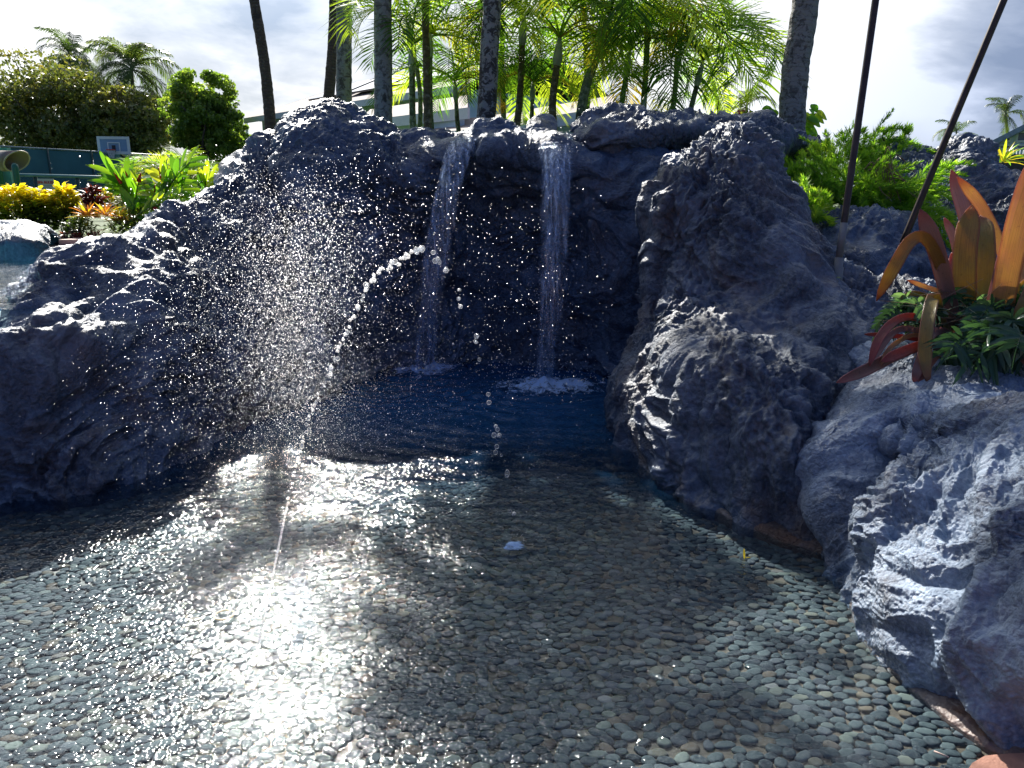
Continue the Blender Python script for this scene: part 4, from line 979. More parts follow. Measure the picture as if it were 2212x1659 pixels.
# ------------------------------------------------------------------ water play tower
ply = 13.0
pt = empty('water_play_tower', tuple(P(5, 430, ply)), label='green water play post with a tilted brown tipping bucket, cut by the left edge', cat='play equipment')
def capped(px, ytop, ybot, w_, Y):
    a = P(px, ybot, Y); b_ = P(px, ytop, Y); r = w_ / 2 / F * Y
    hts = [a[2], b_[2] - r * 1.6, b_[2] - r, b_[2] - r * .45, b_[2] - r * .12, b_[2]]
    return tube(np.array([[a[0], Y, z] for z in hts]), [r, r, r, r * .8, r * .45, r * .08], 16)
obj_np('post', *capped(13, 307, 470, 13, ply), M_GREENP, pt)
obj_np('panel', *box(P(-60, 400, ply)[0], P(18, 400, ply)[0], ply + .1, ply + .2, P(0, 400, ply)[2], P(0, 318, ply)[2]), simple('pale_green_panel', (.10, .34, .28), .4), pt, smooth=False)
a = P(-2, 350, ply - .3); b_ = P(47, 343, ply - .3); K = 12
cpth = np.array([P(-10, 350, ply - .3), P(6, 349, ply - .3), P(20, 347, ply - .3)])
# bucket: an open slanted cone, mouth to the lower right
axis = (P(46, 352, ply - .3) - P(2, 346, ply - .3)); axA = P(2, 346, ply - .3); nseg = 28
thb = np.linspace(0, 2 * np.pi, nseg, endpoint=False)
def ringp(c, rr, nrm, up=np.array([0, 0, 1.0])):
    nrm = nrm / np.linalg.norm(nrm); s_ = np.cross(nrm, up); s_ /= np.linalg.norm(s_); u_ = np.cross(s_, nrm)
    return c + rr * (np.cos(thb)[:, None] * s_ + np.sin(thb)[:, None] * u_)
pr = 1 / F * (ply - .3)
R0 = ringp(P(4, 348, ply - .3), 21 * pr, np.array([1, 0, 0]))
mouthn = P(52, 372, ply - .75) - P(36, 350, ply - .3)
R1 = ringp(P(36, 348, ply - .35), 26 * pr, np.array([.8, -.35, -.75])); R1i = ringp(P(36, 348, ply - .35), 23.5 * pr, np.array([.8, -.35, -.75])); R0i = ringp(P(8, 348, ply - .3), 17 * pr, np.array([1, 0, 0]))
Vb = np.concatenate([R0, R1, R1i, R0i, [R0.mean(0), R0i.mean(0)]]); fs = []
for r_ in range(3):
    for i in range(nseg):
        j = (i + 1) % nseg; fs += [(r_ * nseg + i, (r_ + 1) * nseg + i, (r_ + 1) * nseg + j), (r_ * nseg + i, (r_ + 1) * nseg + j, r_ * nseg + j)]
for i in range(nseg):
    j = (i + 1) % nseg; fs += [(i, j, 4 * nseg), (3 * nseg + i, 4 * nseg + 1, 3 * nseg + j)]
m2 = simple('bucket_brown', (.24, .185, .14), .35, var=.08)
m2.node_tree.nodes
obj_np('bucket', Vb, np.array(fs), m2, pt)
V, fs = tube(np.concatenate([R1, R1[:1]]), [1.6 * pr] * (nseg + 1), 6, False); obj_np('bucket_rim', V, fs, simple('bucket_rim', (.55, .45, .30), .4), pt)
pt2 = link('play_post', None); bpy.data.objects.remove(pt2)
o = obj_np('play_post', *capped(50, 352, 480, 13, 12.4), M_GREENP); props(o, label='shorter dark green dome capped post right of the tipping bucket', cat='post')

# ------------------------------------------------------------------ broad leaves, flowers and shrubs of the left bed
def leaf_geo(base, d, L, W, up, curl=.3, seg=4, fold=.18):
    """one pointed leaf: strip of quads with a centre fold"""
    base = np.asarray(base, float); d = np.asarray(d, float); d /= np.linalg.norm(d)
    s_ = np.cross(d, up); s_ /= np.linalg.norm(s_) + 1e-9; n = np.cross(s_, d)
    V = []; fs = []
    for i in range(seg + 1):
        u = i / seg; w_ = W * .5 * (math.sin(math.pi * min(1, u * .93 + .07)) ** .75)
        c = base + d * L * u - np.array([0, 0, 1]) * curl * L * u * u
        V += [c - s_ * w_ + n * fold * w_, c, c + s_ * w_ + n * fold * w_]
        if i: k = (i - 1) * 3; fs += [(k, k + 1, k + 4), (k, k + 4, k + 3), (k + 1, k + 2, k + 5), (k + 1, k + 5, k + 4)]
    return np.array(V), np.array(fs)
rl = np.random.RandomState(21)
def shrub(name, cx_, ybase, ytop, wpx, Y, mat, label, n=420, L=.13, W=.06, cat='shrub', group=None, curl=.25, stem=True, flatten=1.0, layers=None, upb=.5):
    b = P(cx_, ybase, Y); tp = P(cx_, ytop, Y); H = tp[2] - b[2]; rx = wpx / 2 / F * Y
    t = empty(name, tuple(b), label=label, cat=cat, group=group)
    st = [tube(np.array([b + [rl.normal(0, rx * .15), 0, 0], b + np.array([rl.uniform(-.8, .8) * rx, rl.uniform(-.4, .4) * rx, H * rl.uniform(.6, .95)])]), [.012, .005], 4, False) for _ in range(14)]
    obj_np('stem', *join(st), M_BARKB, t)
    parts = []
    for _ in range(n):
        th = rl.uniform(0, 6.283); u = rl.uniform(0, 1) ** .6; hgt = rl.uniform(.05, 1) ** .7
        prof = math.sqrt(max(0, 1 - (hgt - .45) ** 2 / .42)) if flatten else 1
        c = b + np.array([rx * u * prof * math.cos(th), rx * .6 * u * prof * math.sin(th), H * hgt * (1 - .25 * u * u) + rl.normal(0, .02)])
        d = np.array([math.cos(th) + rl.normal(0, .4), math.sin(th) + rl.normal(0, .4), upb + rl.normal(0, .45)])
        parts.append(leaf_geo(c, d, L * rl.uniform(.6, 1.25), W * rl.uniform(.7, 1.2), np.array([rl.normal(0, .3), rl.normal(0, .3), 1]), curl, 2))
    obj_np('foliage', *join(parts), mat, t, smooth=False)
    return t
M_CROTON = leafmat('croton_leaf', [(0, (.03, .06, .012)), (.4, (.06, .10, .015)), (.8, (.14, .18, .02)), (1, (.34, .34, .03))], .5, .3, zgrad=(1.32, 1.70, (.75, .60, .03)))
M_GINGER = leafmat('ginger_leaf', [(0, (.05, .13, .02)), (.4, (.12, .27, .02)), (.75, (.28, .42, .03)), (1, (.5, .48, .05))], .5, .28, island=False)
M_DARKR = leafmat('dark_red_leaf', [(0, (.06, .012, .02)), (.6, (.13, .02, .03)), (.9, (.28, .04, .03)), (1, (.45, .08, .05))], .35, .35)
M_ORBR = leafmat('orange_bromeliad_leaf', [(0, (.16, .20, .03)), (.35, (.45, .30, .04)), (.7, (.55, .20, .06)), (1, (.5, .12, .08))], .4, .3)
M_GREENSM = leafmat('small_green_leaf', [(0, (.035, .07, .015)), (.5, (.08, .14, .025)), (.85, (.2, .26, .04)), (1, (.3, .28, .05))], .4, .35)
M_PALEG = leafmat('grey_green_leaf', [(0, (.10, .13, .08)), (1, (.25, .28, .18))], .3, .5)
M_FLRED = simple('ginger_red', (.62, .02, .03), .4, var=.25)
M_PINK = simple('bougainvillea_pink', (.55, .12, .25), .5, var=.25)
for (cx_, w_, yt, lb) in ((-25, 110, 398, 'yellow croton shrub cut off by the left edge of the picture'), (45, 95, 400, 'yellow croton shrub in front of the dome capped green post'), (98, 70, 410, 'lower yellow croton shrub in front of the rules sign'), (148, 70, 402, 'yellow croton shrub with one tall golden sprig right of the rules sign')):
    shrub('croton_shrub', cx_, 505, yt, w_, 10.2, M_CROTON, lb, 520, .13, .065, group='yellow croton shrubs in the flower bed')
shrub('croton_shrub', 250, 470, 405, 60, 10.8, M_CROTON, 'small golden croton tucked between the red leaved plant and the tall ginger', 260, .12, .055, group='yellow croton shrubs in the flower bed')
shrub('red_leaf_plant', 207, 470, 404, 42, 10.0, M_DARKR, 'maroon leaved plant with bright red tips in the middle of the flower bed', 240, .11, .045)
shrub('grey_leaf_shrub', 285, 470, 418, 70, 10.2, M_PALEG, 'pale grey green shrub behind the orange bromeliads', 260, .08, .03)
shrub('green_bedding_shrub', 300, 520, 448, 130, 9.7, M_GREENSM, 'dense green bedding shrub below the ginger, touching the lava bank', 900, .075, .03)
shrub('green_bedding_shrub', 175, 520, 470, 75, 9.6, M_GREENSM, 'small leafy green shrub in front of the orange bromeliads', 420, .07, .03)
shrub('green_bedding_shrub', 395, 500, 425, 90, 9.9, M_GREENSM, 'green bedding shrub at the right end of the flower bed against the rock', 620, .08, .035)
shrub('maroon_ground_plant', 150, 522, 505, 60, 9.4, M_DARKR, 'low maroon ground plant spilling over the pale step', 230, .05, .02, flatten=0)
shrub('maroon_ground_plant', 215, 524, 504, 60, 9.4, M_DARKR, 'second low maroon plant with white flecks along the pool edge, right of the step', 230, .05, .02, flatten=0)

def rosette(name, px, py, Y, n, L, W, mat, label, cat='bromeliad', up0=.4, up1=1.3, leafname='leaf', mats=None, az=(0, 6.283), curl=.35):
    b = P(px, py, Y); t = empty(name, tuple(b), label=label, cat=cat)
    for k in range(n):
        th = az[0] + (az[1] - az[0]) * (k * .618 % 1) + rl.normal(0, .1); e = up0 + (up1 - up0) * (k / n)
        d = np.array([math.cos(th) * math.cos(e), math.sin(th) * math.cos(e), math.sin(e)])
        V, fs = leaf_geo(b + d * .02, d, L * rl.uniform(.75, 1.15), W, np.array([0, 0, 1.0]) if e < 1.2 else np.array([1.0, 0, 0]), curl * rl.uniform(.6, 1.3), 6, .5)
        obj_np(leafname, V, fs, (mats[k % len(mats)] if mats else mat), t)
    return t
M_OR1 = leafmat('bromeliad_orange', [(0, (.5, .16, .06)), (1, (.55, .24, .05))], .4, .3, island=False)
M_YE1 = leafmat('bromeliad_yellow', [(0, (.45, .38, .04)), (1, (.6, .42, .05))], .4, .3, island=False)
for (px, py, lb) in ((190, 470, 'orange and yellow bromeliad rosette at the left of the orange row'), (228, 468, 'orange bromeliad rosette with salmon tips in the middle of the orange row'), (262, 478, 'yellow bromeliad rosette at the right of the orange row')):
    rosette('bromeliad', px, py, 9.6, 26, .26, .035, M_OR1, lb, mats=[M_OR1, M_YE1, M_OR1] if px < 250 else [M_YE1, M_YE1, M_OR1], up0=.15, up1=1.3)
# ginger: leaning canes with two ranks of broad leaves, red cones on top
def ginger(px, py, Y, canes, label):
    b0 = P(px, py, Y); t = empty('red_ginger_plant', tuple(b0), label=label, cat='ginger plant', group='red ginger plants in the flower bed')
    for (tx, ty, fl) in canes:
        b = b0 + np.array([rl.normal(0, .08), rl.normal(0, .08), 0]); e = P(tx, ty, Y + rl.normal(0, .15))
        pth = crom(np.array([b, (b + e) / 2 + np.array([0, 0, .06]), e]), np.linspace(0, 2, 10)); V, fs = tube(pth, np.linspace(.012, .006, 10), 5); obj_np('cane', V, fs, M_GREENSM, t)
        ax = pth[-1] - pth[-3]; ax /= np.linalg.norm(ax); sd_ = np.cross(ax, [0, 1, 0]); sd_ /= np.linalg.norm(sd_)
        nl = 9
        for k in range(nl):
            u = .35 + .65 * k / (nl - 1); c = crom(pth, np.array([u * 9]))[0]; s_ = 1 if k % 2 else -1
            d = ax * (.75 + .3 * u) + sd_ * s_ * .75 * (1.05 - .5 * u) + np.array([0, rl.normal(0, .25), 0])
            V, fs = leaf_geo(c, d, .36 * (1 - .25 * abs(u - .7)) * rl.uniform(.85, 1.15), .075, np.array([rl.normal(0, .3), -.7, .6]), .18, 5, .25)
            obj_np('leaf', V, fs, M_GINGER, t)
        if fl:
            hh_ = [tube(np.array([e + ax * .02 * j + [0, 0, 0], e + ax * (.02 * j + .045)]), [.03 - .0035 * j, .006], 6) for j in range(6)]
            obj_np('flower', *join(hh_), M_FLRED, t)
ginger(292, 470, 9.9, [(240, 372, 0), (272, 380, 1), (300, 390, 1), (262, 395, 1), (318, 415, 1)], 'red ginger leaning left below the backboard, with red flower cones')
ginger(350, 460, 9.8, [(350, 385, 1), (385, 368, 0), (410, 350, 0), (335, 425, 1), (395, 400, 0)], 'tall red ginger in the middle, in front of the arching areca bush')
ginger(430, 440, 9.9, [(470, 385, 1), (478, 400, 1), (445, 395, 0), (400, 420, 1)], 'red ginger at the right end of the bed, beside the lava bank')
ginger(300, 500, 9.5, [(330, 452, 1), (290, 440, 0), (375, 430, 0), (400, 448, 0)], 'low red ginger half sunk in the green bedding shrubs')
# arching areca bush
t = empty('areca_bush', tuple(P(385, 430, 13)), label='dome shaped areca bush with arching feathery fronds behind the red ginger', cat='palm bush')
put_fronds(t, P(398, 420, 13), 44, ARECA, .74, tiltr=.3)

# ------------------------------------------------------------------ plants on the right
M_FERN = leafmat('feathery_fern', [(0, (.08, .18, .03)), (.4, (.20, .38, .05)), (.75, (.38, .52, .08)), (1, (.6, .6, .12))], .66, .5, 2.2)
M_BRIGHT = leafmat('bright_round_leaf', [(0, (.10, .26, .02)), (.6, (.18, .36, .03)), (1, (.34, .40, .04))], .62, .3, island=False)
M_DFERN = leafmat('dark_fern_leaf', [(0, (.03, .07, .045)), (.5, (.06, .13, .08)), (.9, (.13, .22, .14)), (1, (.22, .30, .2))], .35, .25, island=False)
M_DEAD = simple('dead_fern_stalk', (.22, .14, .08), .8, var=.3)
def feathery(px, ybase, Y, n, L, spread, label, az=(0, 6.283), mat=M_FERN, e=(.2, 1.35), wid=.07):
    """foxtail-like plumes: stems bristling with tiny needles"""
    b = P(px, ybase, Y); t = empty('feathery_fern', tuple(b), label=label, cat='fern', group='feathery green ferns on the right')
    for k in range(n):
        th = rl.uniform(*az); el = rl.uniform(*e); d = np.array([math.cos(th) * math.cos(el), math.sin(th) * math.cos(el) * .7, math.sin(el)])
        l = L * rl.uniform(.6, 1.1); p0 = b + np.array([rl.normal(0, spread), rl.normal(0, spread * .6), rl.uniform(-.05, .1)])
        pth = crom(np.array([p0, p0 + d * l * .55, p0 + d * l - np.array([0, 0, l * rl.uniform(.1, .5)])]), np.linspace(0, 2, 12))
        m_ = 190; u = rl.uniform(.1, 1, m_); c = crom(pth, u * 11); r_ = rl.normal(size=(m_, 3)); r_ /= np.linalg.norm(r_, axis=1)[:, None]
        ln = wid * (1.25 - .8 * u)[:, None] * rl.uniform(.6, 1.2, (m_, 1)); tip = c + r_ * ln + d * ln * .7
        w_ = np.cross(r_, d); w_ /= np.linalg.norm(w_, axis=1)[:, None] + 1e-9; w_ *= .005
        mid = (c + tip) / 2
        V = np.stack([c, mid - w_, tip, mid + w_], 1).reshape(-1, 3); i4 = np.arange(m_)[:, None] * 4
        fs = np.concatenate([i4 + np.array([0, 1, 2]), i4 + np.array([0, 2, 3])])
        V2, f2 = tube(pth, np.linspace(.006, .002, 12), 3, False)
        obj_np('plume', *join([(V, fs), (V2, f2)]), mat, t, smooth=False)
feathery(1745, 440, 7.0, 26, .55, .10, 'feathery fern right of the thick palm trunk, lit yellow green')
feathery(1800, 395, 7.6, 34, .62, .22, 'bright feathery fern mass on the skyline left of the first pole')
feathery(1880, 350, 7.8, 22, .55, .16, 'feathery fern mass on the skyline right of the first pole')
feathery(1820, 440, 7.0, 44, .62, .25, 'darker feathery fern hanging over the boulder between the poles', e=(-.2, 1.1))
feathery(1900, 425, 6.9, 34, .55, .16, 'feathery fern trailing down to the right towards the second pole', az=(-1.2, 1.0), e=(-.5, .7))
feathery(1740, 470, 6.4, 16, .38, .06, 'small feathery tuft low beside the craggy outcrop', e=(.0, 1.2))
feathery(1700, 350, 8.2, 14, .4, .05, 'small feathery tuft at the left foot of the thick palm trunk')
feathery(1960, 470, 6.7, 16, .4, .1, 'last trailing feathery fern tuft left of the leaning pole', az=(-1.0, .8), e=(-.7, .5))
# round bright leaves beside the trunk (compound: leaflets along a stalk)
def compound(px, py, Y, stalks, label, L=.13, W=.11):
    b = P(px, py, Y); t = empty('bright_leaf_plant', tuple(b), label=label, cat='plant')
    for (tx, ty) in stalks:
        e = P(tx, ty, Y + rl.normal(0, .1)); pth = crom(np.array([b, (b + e) / 2 + np.array([0, 0, .12]), e]), np.linspace(0, 2, 9)); V, fs = tube(pth, np.linspace(.009, .004, 9), 4); obj_np('stalk', V, fs, M_GREENSM, t)
        ax = pth[-1] - pth[-4]; ax /= np.linalg.norm(ax); s0 = np.cross(ax, [0, 1, 0]); s0 /= np.linalg.norm(s0)
        for k in range(8):
            c = crom(pth, np.array([8 * (.45 + .55 * (k // 2) / 3.2)]))[0]; s_ = 1 if k % 2 else -1
            V, fs = leaf_geo(c, s0 * s_ + ax * .5, L * rl.uniform(.8, 1.2), W, np.array([rl.normal(0, .3), -.8, .5]), .3, 5, .12); obj_np('leaf', V, fs, M_BRIGHT, t)
compound(1690, 330, 8.4, [(1650, 262), (1668, 285), (1655, 250), (1680, 300)], 'bright lime plant with rounded leaflets left of the thick palm trunk')
compound(1725, 345, 9.2, [(1765, 240), (1745, 255), (1750, 300), (1765, 320)], 'bright lime plant with rounded leaflets right of the thick palm trunk')
# curled dead fern stalks
t = empty('dead_fern', tuple(P(1900, 380, 6.9)), label='curled brown dead fern stalks above the dark hollow of the lava mound', cat='fern')
for k in range(26):
    b = P(1880 + rl.uniform(-20, 40), 385 + rl.uniform(-20, 20), 6.9); e = P(1930 + rl.uniform(-45, 50), 385 + rl.uniform(-35, 45), 6.8 + rl.normal(0, .1))
    pth = crom(np.array([b, (b + e) / 2 + np.array([0, 0, rl.uniform(.03, .2)]), e, e + np.array([rl.normal(0, .03), 0, -.06])]), np.linspace(0, 3, 14)); V, fs = tube(pth, np.linspace(.006, .003, 14), 4); obj_np('stalk', V, fs, M_DEAD, t)
# small yellow green palm tuft on the skyline at the right, pink flowers, agave
rosette('spiky_plant', 2165, 352, 9.0, 30, .32, .03, M_YE1, 'spiky yellow green plant at the right end of the far lava mound', cat='plant', mats=[M_YE1, M_BRIGHT], up0=.1, up1=1.2)
bgn = empty('pink_flower_bush', tuple(P(1600, 290, 11)), label='bush with pink blossoms on the skyline at the right end of the areca clump', cat='bush')
pc = clumps(P(1605, 262, 11), (.33, .25, .12), 16, 40, .09, rl); obj_np('blossom', *leaf_quads(pc, .028, rl), M_PINK, bgn, smooth=False)
pc = clumps(P(1600, 275, 11.1), (.55, .3, .14), 26, 60, .12, rl); obj_np('foliage', *leaf_quads(pc, .05, rl), M_GREENSM, bgn, smooth=False)

# ------------------------------------------------------------------ big bromeliad
def strap(pts_, W, mat, parent, tipw=.35, chan=.35, name='leaf', basew=.8, twist=0.0, n=22):
    pts_ = np.array([P(*p) for p in pts_]); path = crom(pts_, np.linspace(0, len(pts_) - 1, n))
    T = np.gradient(path, axis=0); T /= np.linalg.norm(T, axis=1)[:, None]
    view = path - np.array([0, 0, CAMZ]); view /= np.linalg.norm(view, axis=1)[:, None]
    s_ = np.cross(T, view); s_ /= np.linalg.norm(s_, axis=1)[:, None]; nrm = np.cross(s_, T)
    V = []; M_ = 9; u = np.linspace(0, 1, n)
    w_ = W * np.where(u < .6, basew + (1 - basew) * u / .6, 1.0) * np.clip((1.0 - u) / .16, 0, 1) ** .6 * .5 + .0015
    tw = twist * u
    for j in range(M_):
        q_ = (j / (M_ - 1)) * 2 - 1
        off = (s_ * np.cos(tw)[:, None] + nrm * np.sin(tw)[:, None]) * (w_ * q_)[:, None] + (nrm * np.cos(tw)[:, None] - s_ * np.sin(tw)[:, None]) * ((w_ * chan) * .55 * (1 - q_ * q_))[:, None]
        V.append(path + off + .0015 * np.sin(u * 40 + j)[:, None] * nrm)
    V = np.stack(V, 1).reshape(-1, 3)
    o_ = obj_np(name, V, grid_faces(n, M_), mat, parent, attrs={'across': np.tile(np.linspace(-1, 1, M_), n), 'along': np.repeat(u, M_)})
    md = o_.modifiers.new('thickness', 'SOLIDIFY'); md.thickness = .0025
    return o_
def strapmat(name, c0, c1, c2, trans=.45):
    m, t = new_mat(name); g = t.new('ShaderNodeNewGeometry').outputs['Position']
    c = t.mixc(t.ramp(t.noise(g, 4.0, 4, .5, .5), [(.38, 0), (.62, 1)]), c0, c1)
    c = t.mixc(t.ramp(t.noise(t.scale(g, (30, 30, 5)), 1.5, 3), [(.5, 0), (.8, .6)]), c, c2)
    c = t.mixc(t.ramp(t.noise(g, 60, 3), [(.62, 0), (.72, .5)]), c, tuple(x * .45 for x in c2))
    ac = t.new('ShaderNodeAttribute', attribute_name='across').outputs['Fac']; al_ = t.new('ShaderNodeAttribute', attribute_name='along').outputs['Fac']
    vn = t.noise(t.new('ShaderNodeCombineXYZ', {0: t.math('MULTIPLY', ac, 16), 1: t.math('MULTIPLY', al_, 2.2), 2: 0.0}).outputs[0], 1.0, 3, .6)      # veins run the length of the leaf
    c = t.mixc(t.ramp(vn, [(.40, .55), (.58, 0)]), c, tuple(x * .6 for x in c1))
    rim = t.math('MULTIPLY', t.ramp(t.math('ABSOLUTE', ac), [(.78, 0), (1.0, .5)]), 1.0)
    c = t.mixc(rim, c, (.42, .14, .16)); c = t.mixc(t.ramp(al_, [(.84, 0), (1.0, .75)]), c, (.34, .09, .08)); c = t.mixc(t.ramp(al_, [(.0, .5), (.3, 0)]), c, (.16, .17, .07))
    d = t.new('ShaderNodeBsdfPrincipled', {'Base Color': c, 'Roughness': .36, 'Normal': t.new('ShaderNodeBump', {'Height': vn, 'Strength': .45, 'Distance': .004})})
    tc = t.mixc(1.0, c, (1.05, 1.0, .9), 'MULTIPLY')
    t.new('ShaderNodeOutputMaterial', {'Surface': t.new('ShaderNodeMixShader', {0: trans, 1: d, 2: t.new('ShaderNodeBsdfTranslucent', {'Color': tc})})}); return m
SO = strapmat('strap_orange', (.55, .34, .19), (.62, .44, .20), (.52, .31, .27), .62)
SY_ = strapmat('strap_yellow', (.50, .41, .09), (.44, .27, .09), (.38, .30, .10), .62)
SM = strapmat('strap_mauve', (.36, .24, .26), (.42, .26, .22), (.28, .22, .25), .5)
SR = strapmat('strap_red', (.50, .10, .10), (.42, .18, .12), (.34, .10, .12), .5)
SBR = strapmat('strap_dry', (.20, .11, .07), (.28, .12, .08), (.12, .08, .06), .15)
SOL = strapmat('strap_olive', (.22, .22, .08), (.38, .28, .08), (.22, .16, .10), .4)
br = empty('giant_bromeliad', tuple(P(2120, 760, 4.1)), label='giant bromeliad with wide orange, yellow and mauve strap leaves at the right edge', cat='bromeliad')
for pts_, W_, mt, kw in [
 ([(2098, 760, 4.2), (2085, 650, 4.1), (2085, 540, 4.15), (2100, 442, 4.3)], .165, SY_, {'chan': .25}),
 ([(2110, 760, 4.25), (2128, 640, 4.25), (2128, 520, 4.3), (2118, 465, 4.4)], .14, SOL, {}),
 ([(2150, 780, 4.0), (2168, 640, 3.9), (2205, 470, 3.85), (2262, 300, 3.9)], .17, SO, {'chan': .3}),
 ([(2075, 760, 4.1), (2048, 640, 4.0), (2022, 540, 3.95), (1988, 452, 3.95)], .115, SM, {}),
 ([(2120, 700, 4.6), (2105, 560, 4.7), (2085, 460, 4.8), (2055, 366, 4.9)], .12, SM, {'chan': .2}),
 ([(2200, 720, 4.3), (2170, 560, 4.4), (2125, 455, 4.5), (2068, 382, 4.55)], .085, SO, {}),
 ([(2075, 740, 4.1), (2045, 610, 4.0), (2005, 520, 3.9), (1968, 520, 3.85), (1930, 580, 3.8), (1893, 650, 3.85)], .085, SY_, {'chan': .4}),
 ([(2070, 690, 4.1), (2055, 640, 4.05), (2030, 630, 4.0), (1995, 618, 4.0), (1960, 605, 4.0)], .03, SO, {'name': 'leaf'}),
 ([(2060, 745, 4.1), (2030, 690, 3.95), (2018, 640, 3.8), (2005, 690, 3.65), (1998, 760, 3.6), (2005, 830, 3.55)], .085, SOL, {'chan': .35}),
 ([(2050, 745, 4.1), (1990, 690, 3.9), (1940, 690, 3.75), (1900, 730, 3.65), (1878, 790, 3.6)], .055, SR, {}),
 ([(2050, 750, 4.05), (1985, 715, 3.9), (1935, 715, 3.8), (1890, 770, 3.7), (1868, 812, 3.65)], .04, SM, {}),
 ([(2090, 765, 4.0), (2010, 745, 3.8), (1940, 765, 3.7), (1880, 795, 3.6), (1808, 826, 3.5)], .075, SBR, {'chan': .5}),
 ([(2060, 758, 4.0), (2000, 745, 3.75), (1950, 760, 3.65), (1905, 780, 3.6)], .065, SR, {}),
 ([(2060, 750, 4.1), (1990, 735, 3.9), (1930, 725, 3.8), (1868, 722, 3.75)], .03, SR, {}),
 ([(2125, 760, 4.2), (2140, 680, 4.1), (2160, 600, 4.1), (2180, 515, 4.15)], .1, SM, {}),
 ([(2160, 790, 3.9), (2205, 690, 3.8), (2250, 600, 3.8), (2310, 520, 3.85)], .13, SOL, {}),
 ([(2150, 800, 3.8), (2210, 750, 3.6), (2260, 700, 3.5), (2330, 660, 3.5)], .12, SO, {}),
 ([(2170, 760, 4.1), (2200, 640, 4.1), (2220, 560, 4.2), (2215, 500, 4.3)], .12, SO, {}),
 ([(2095, 770, 4.0), (2045, 720, 3.85), (2010, 725, 3.7), (1985, 790, 3.6), (1975, 830, 3.6)], .06, SM, {}),
 ([(2070, 700, 4.3), (2050, 610, 4.4), (2062, 560, 4.5), (2068, 545, 4.5)], .08, SR, {}),
 ([(2185, 800, 4.0), (2160, 720, 3.95), (2190, 640, 3.95), (2250, 580, 4.0)], .05, SY_, {}),
 ([(2140, 780, 4.15), (2150, 700, 4.2), (2185, 620, 4.3), (2230, 560, 4.35)], .07, SM, {}),
 ([(2120, 770, 4.2), (2060, 690, 4.2), (2000, 640, 4.15), (1955, 640, 4.1), (1925, 690, 4.1)], .035, SOL, {}),
 ([(2105, 760, 4.3), (2075, 600, 4.35), (2062, 520, 4.4), (2040, 470, 4.45)], .06, SM, {}),
 ([(2090, 770, 3.9), (2040, 760, 3.7), (2000, 800, 3.6), (1985, 838, 3.58)], .035, SR, {}),
 ([(2070, 770, 4.0), (1990, 725, 3.85), (1930, 745, 3.7), (1895, 800, 3.62)], .028, SO, {}),
 ([(2180, 810, 3.7), (2200, 770, 3.5), (2225, 790, 3.4), (2240, 830, 3.35)], .05, SBR, {}),
]: strap(pts_, W_ * .68, mt, br, **kw)
# dark lobed ferns under the bromeliad
def lobed(px, py, Y, tx, ty, tY, parent, L=.13, n=9):
    b = P(px, py, Y); e = P(tx, ty, tY); pth = crom(np.array([b, (b + e) / 2 + np.array([0, 0, .07]), e]), np.linspace(0, 2, 12))
    ax = np.gradient(pth, axis=0); parts = [tube(pth, np.linspace(.005, .002, 12), 4)]
    vw = np.array([0, 0, CAMZ]) - b; vw /= np.linalg.norm(vw)
    for k in range(n):
        u = .3 + .68 * k / (n - 1); c = crom(pth, np.array([u * 11]))[0]; a_ = crom(ax, np.array([u * 11]))[0]; a_ /= np.linalg.norm(a_); s0 = np.cross(a_, vw); s0 /= np.linalg.norm(s0)
        for s_ in ((-1, 1) if k < n - 1 else (0,)):
            parts.append(leaf_geo(c, s0 * s_ + a_ * (.55 if s_ else 1), L * (1.15 - .5 * u) * rl.uniform(.75, 1.25), .024, vw + rl.normal(0, .6, 3), .45, 4, .25))
    obj_np('frond', *join(parts), M_DFERN, parent)
def fernclump(px, py, Y, n, rad, label, L=.12):
    t = empty('leafy_fern', tuple(P(px, py, Y)), label=label, cat='fern', group='dark lobed ferns under the bromeliad')
    for k in range(n):
        th = rl.uniform(-.3, 3.5); lobed(px + rl.normal(0, 12), py + rl.normal(0, 8), Y + rl.normal(0, .05), px + math.cos(th) * rad * rl.uniform(.5, 1.1), py - math.sin(th) * rad * rl.uniform(.2, .9) + rl.uniform(0, .35) * rad, Y - rl.uniform(.0, .35), t, L)
fernclump(2050, 690, 4.2, 15, 110, 'dark fern tangle in front of the mauve and yellow strap leaves')
fernclump(1960, 690, 4.1, 12, 75, 'small dark fern spray reaching left towards the first pole', .09)
fernclump(2100, 760, 3.75, 9, 100, 'deep green lobed fern lying over the pale boulder below the strap leaves', .17)
fernclump(2190, 760, 3.6, 9, 90, 'deep green lobed fern at the right edge above the pale boulder', .17)
fernclump(2170, 690, 4.0, 12, 90, 'fern with twiggy stems behind the fern at the right edge', .12)
# thin bare stems tangled through the ferns
tw = empty('twig_tangle', tuple(P(2020, 690, 4.0)), label='tangle of thin pale dry stems among the dark ferns below the strap leaves', cat='twigs')
for k in range(34):
    b = P(rl.uniform(1960, 2150), rl.uniform(660, 740), 4.0); e = P(rl.uniform(1890, 2180), rl.uniform(600, 790), 3.85 + rl.normal(0, .1))
    pth = crom(np.array([b, (b + e) / 2 + rl.normal(0, .04, 3), e]), np.linspace(0, 2, 9)); obj_np('stem', *tube(pth, np.linspace(.003, .0012, 9), 4), M_DEAD if k % 3 else M_PALEG, tw)
# leaf litter twig leaves by the pole foot
t = empty('small_weed', tuple(P(1800, 605, 4.9)), label='small green weed with three leaves at the foot of the upright pole', cat='weed')
for (dx, dy) in ((-20, 5), (10, 12), (-8, 18), (18, -2), (-25, -8)):
    a_ = P(1800, 600, 4.9); e = P(1800 + dx, 600 + dy, 4.8); V, fs = leaf_geo(a_, e - a_, .09, .035, np.array([0, -1, .6]), .1, 4); obj_np('leaf', V, fs, M_DFERN, t)

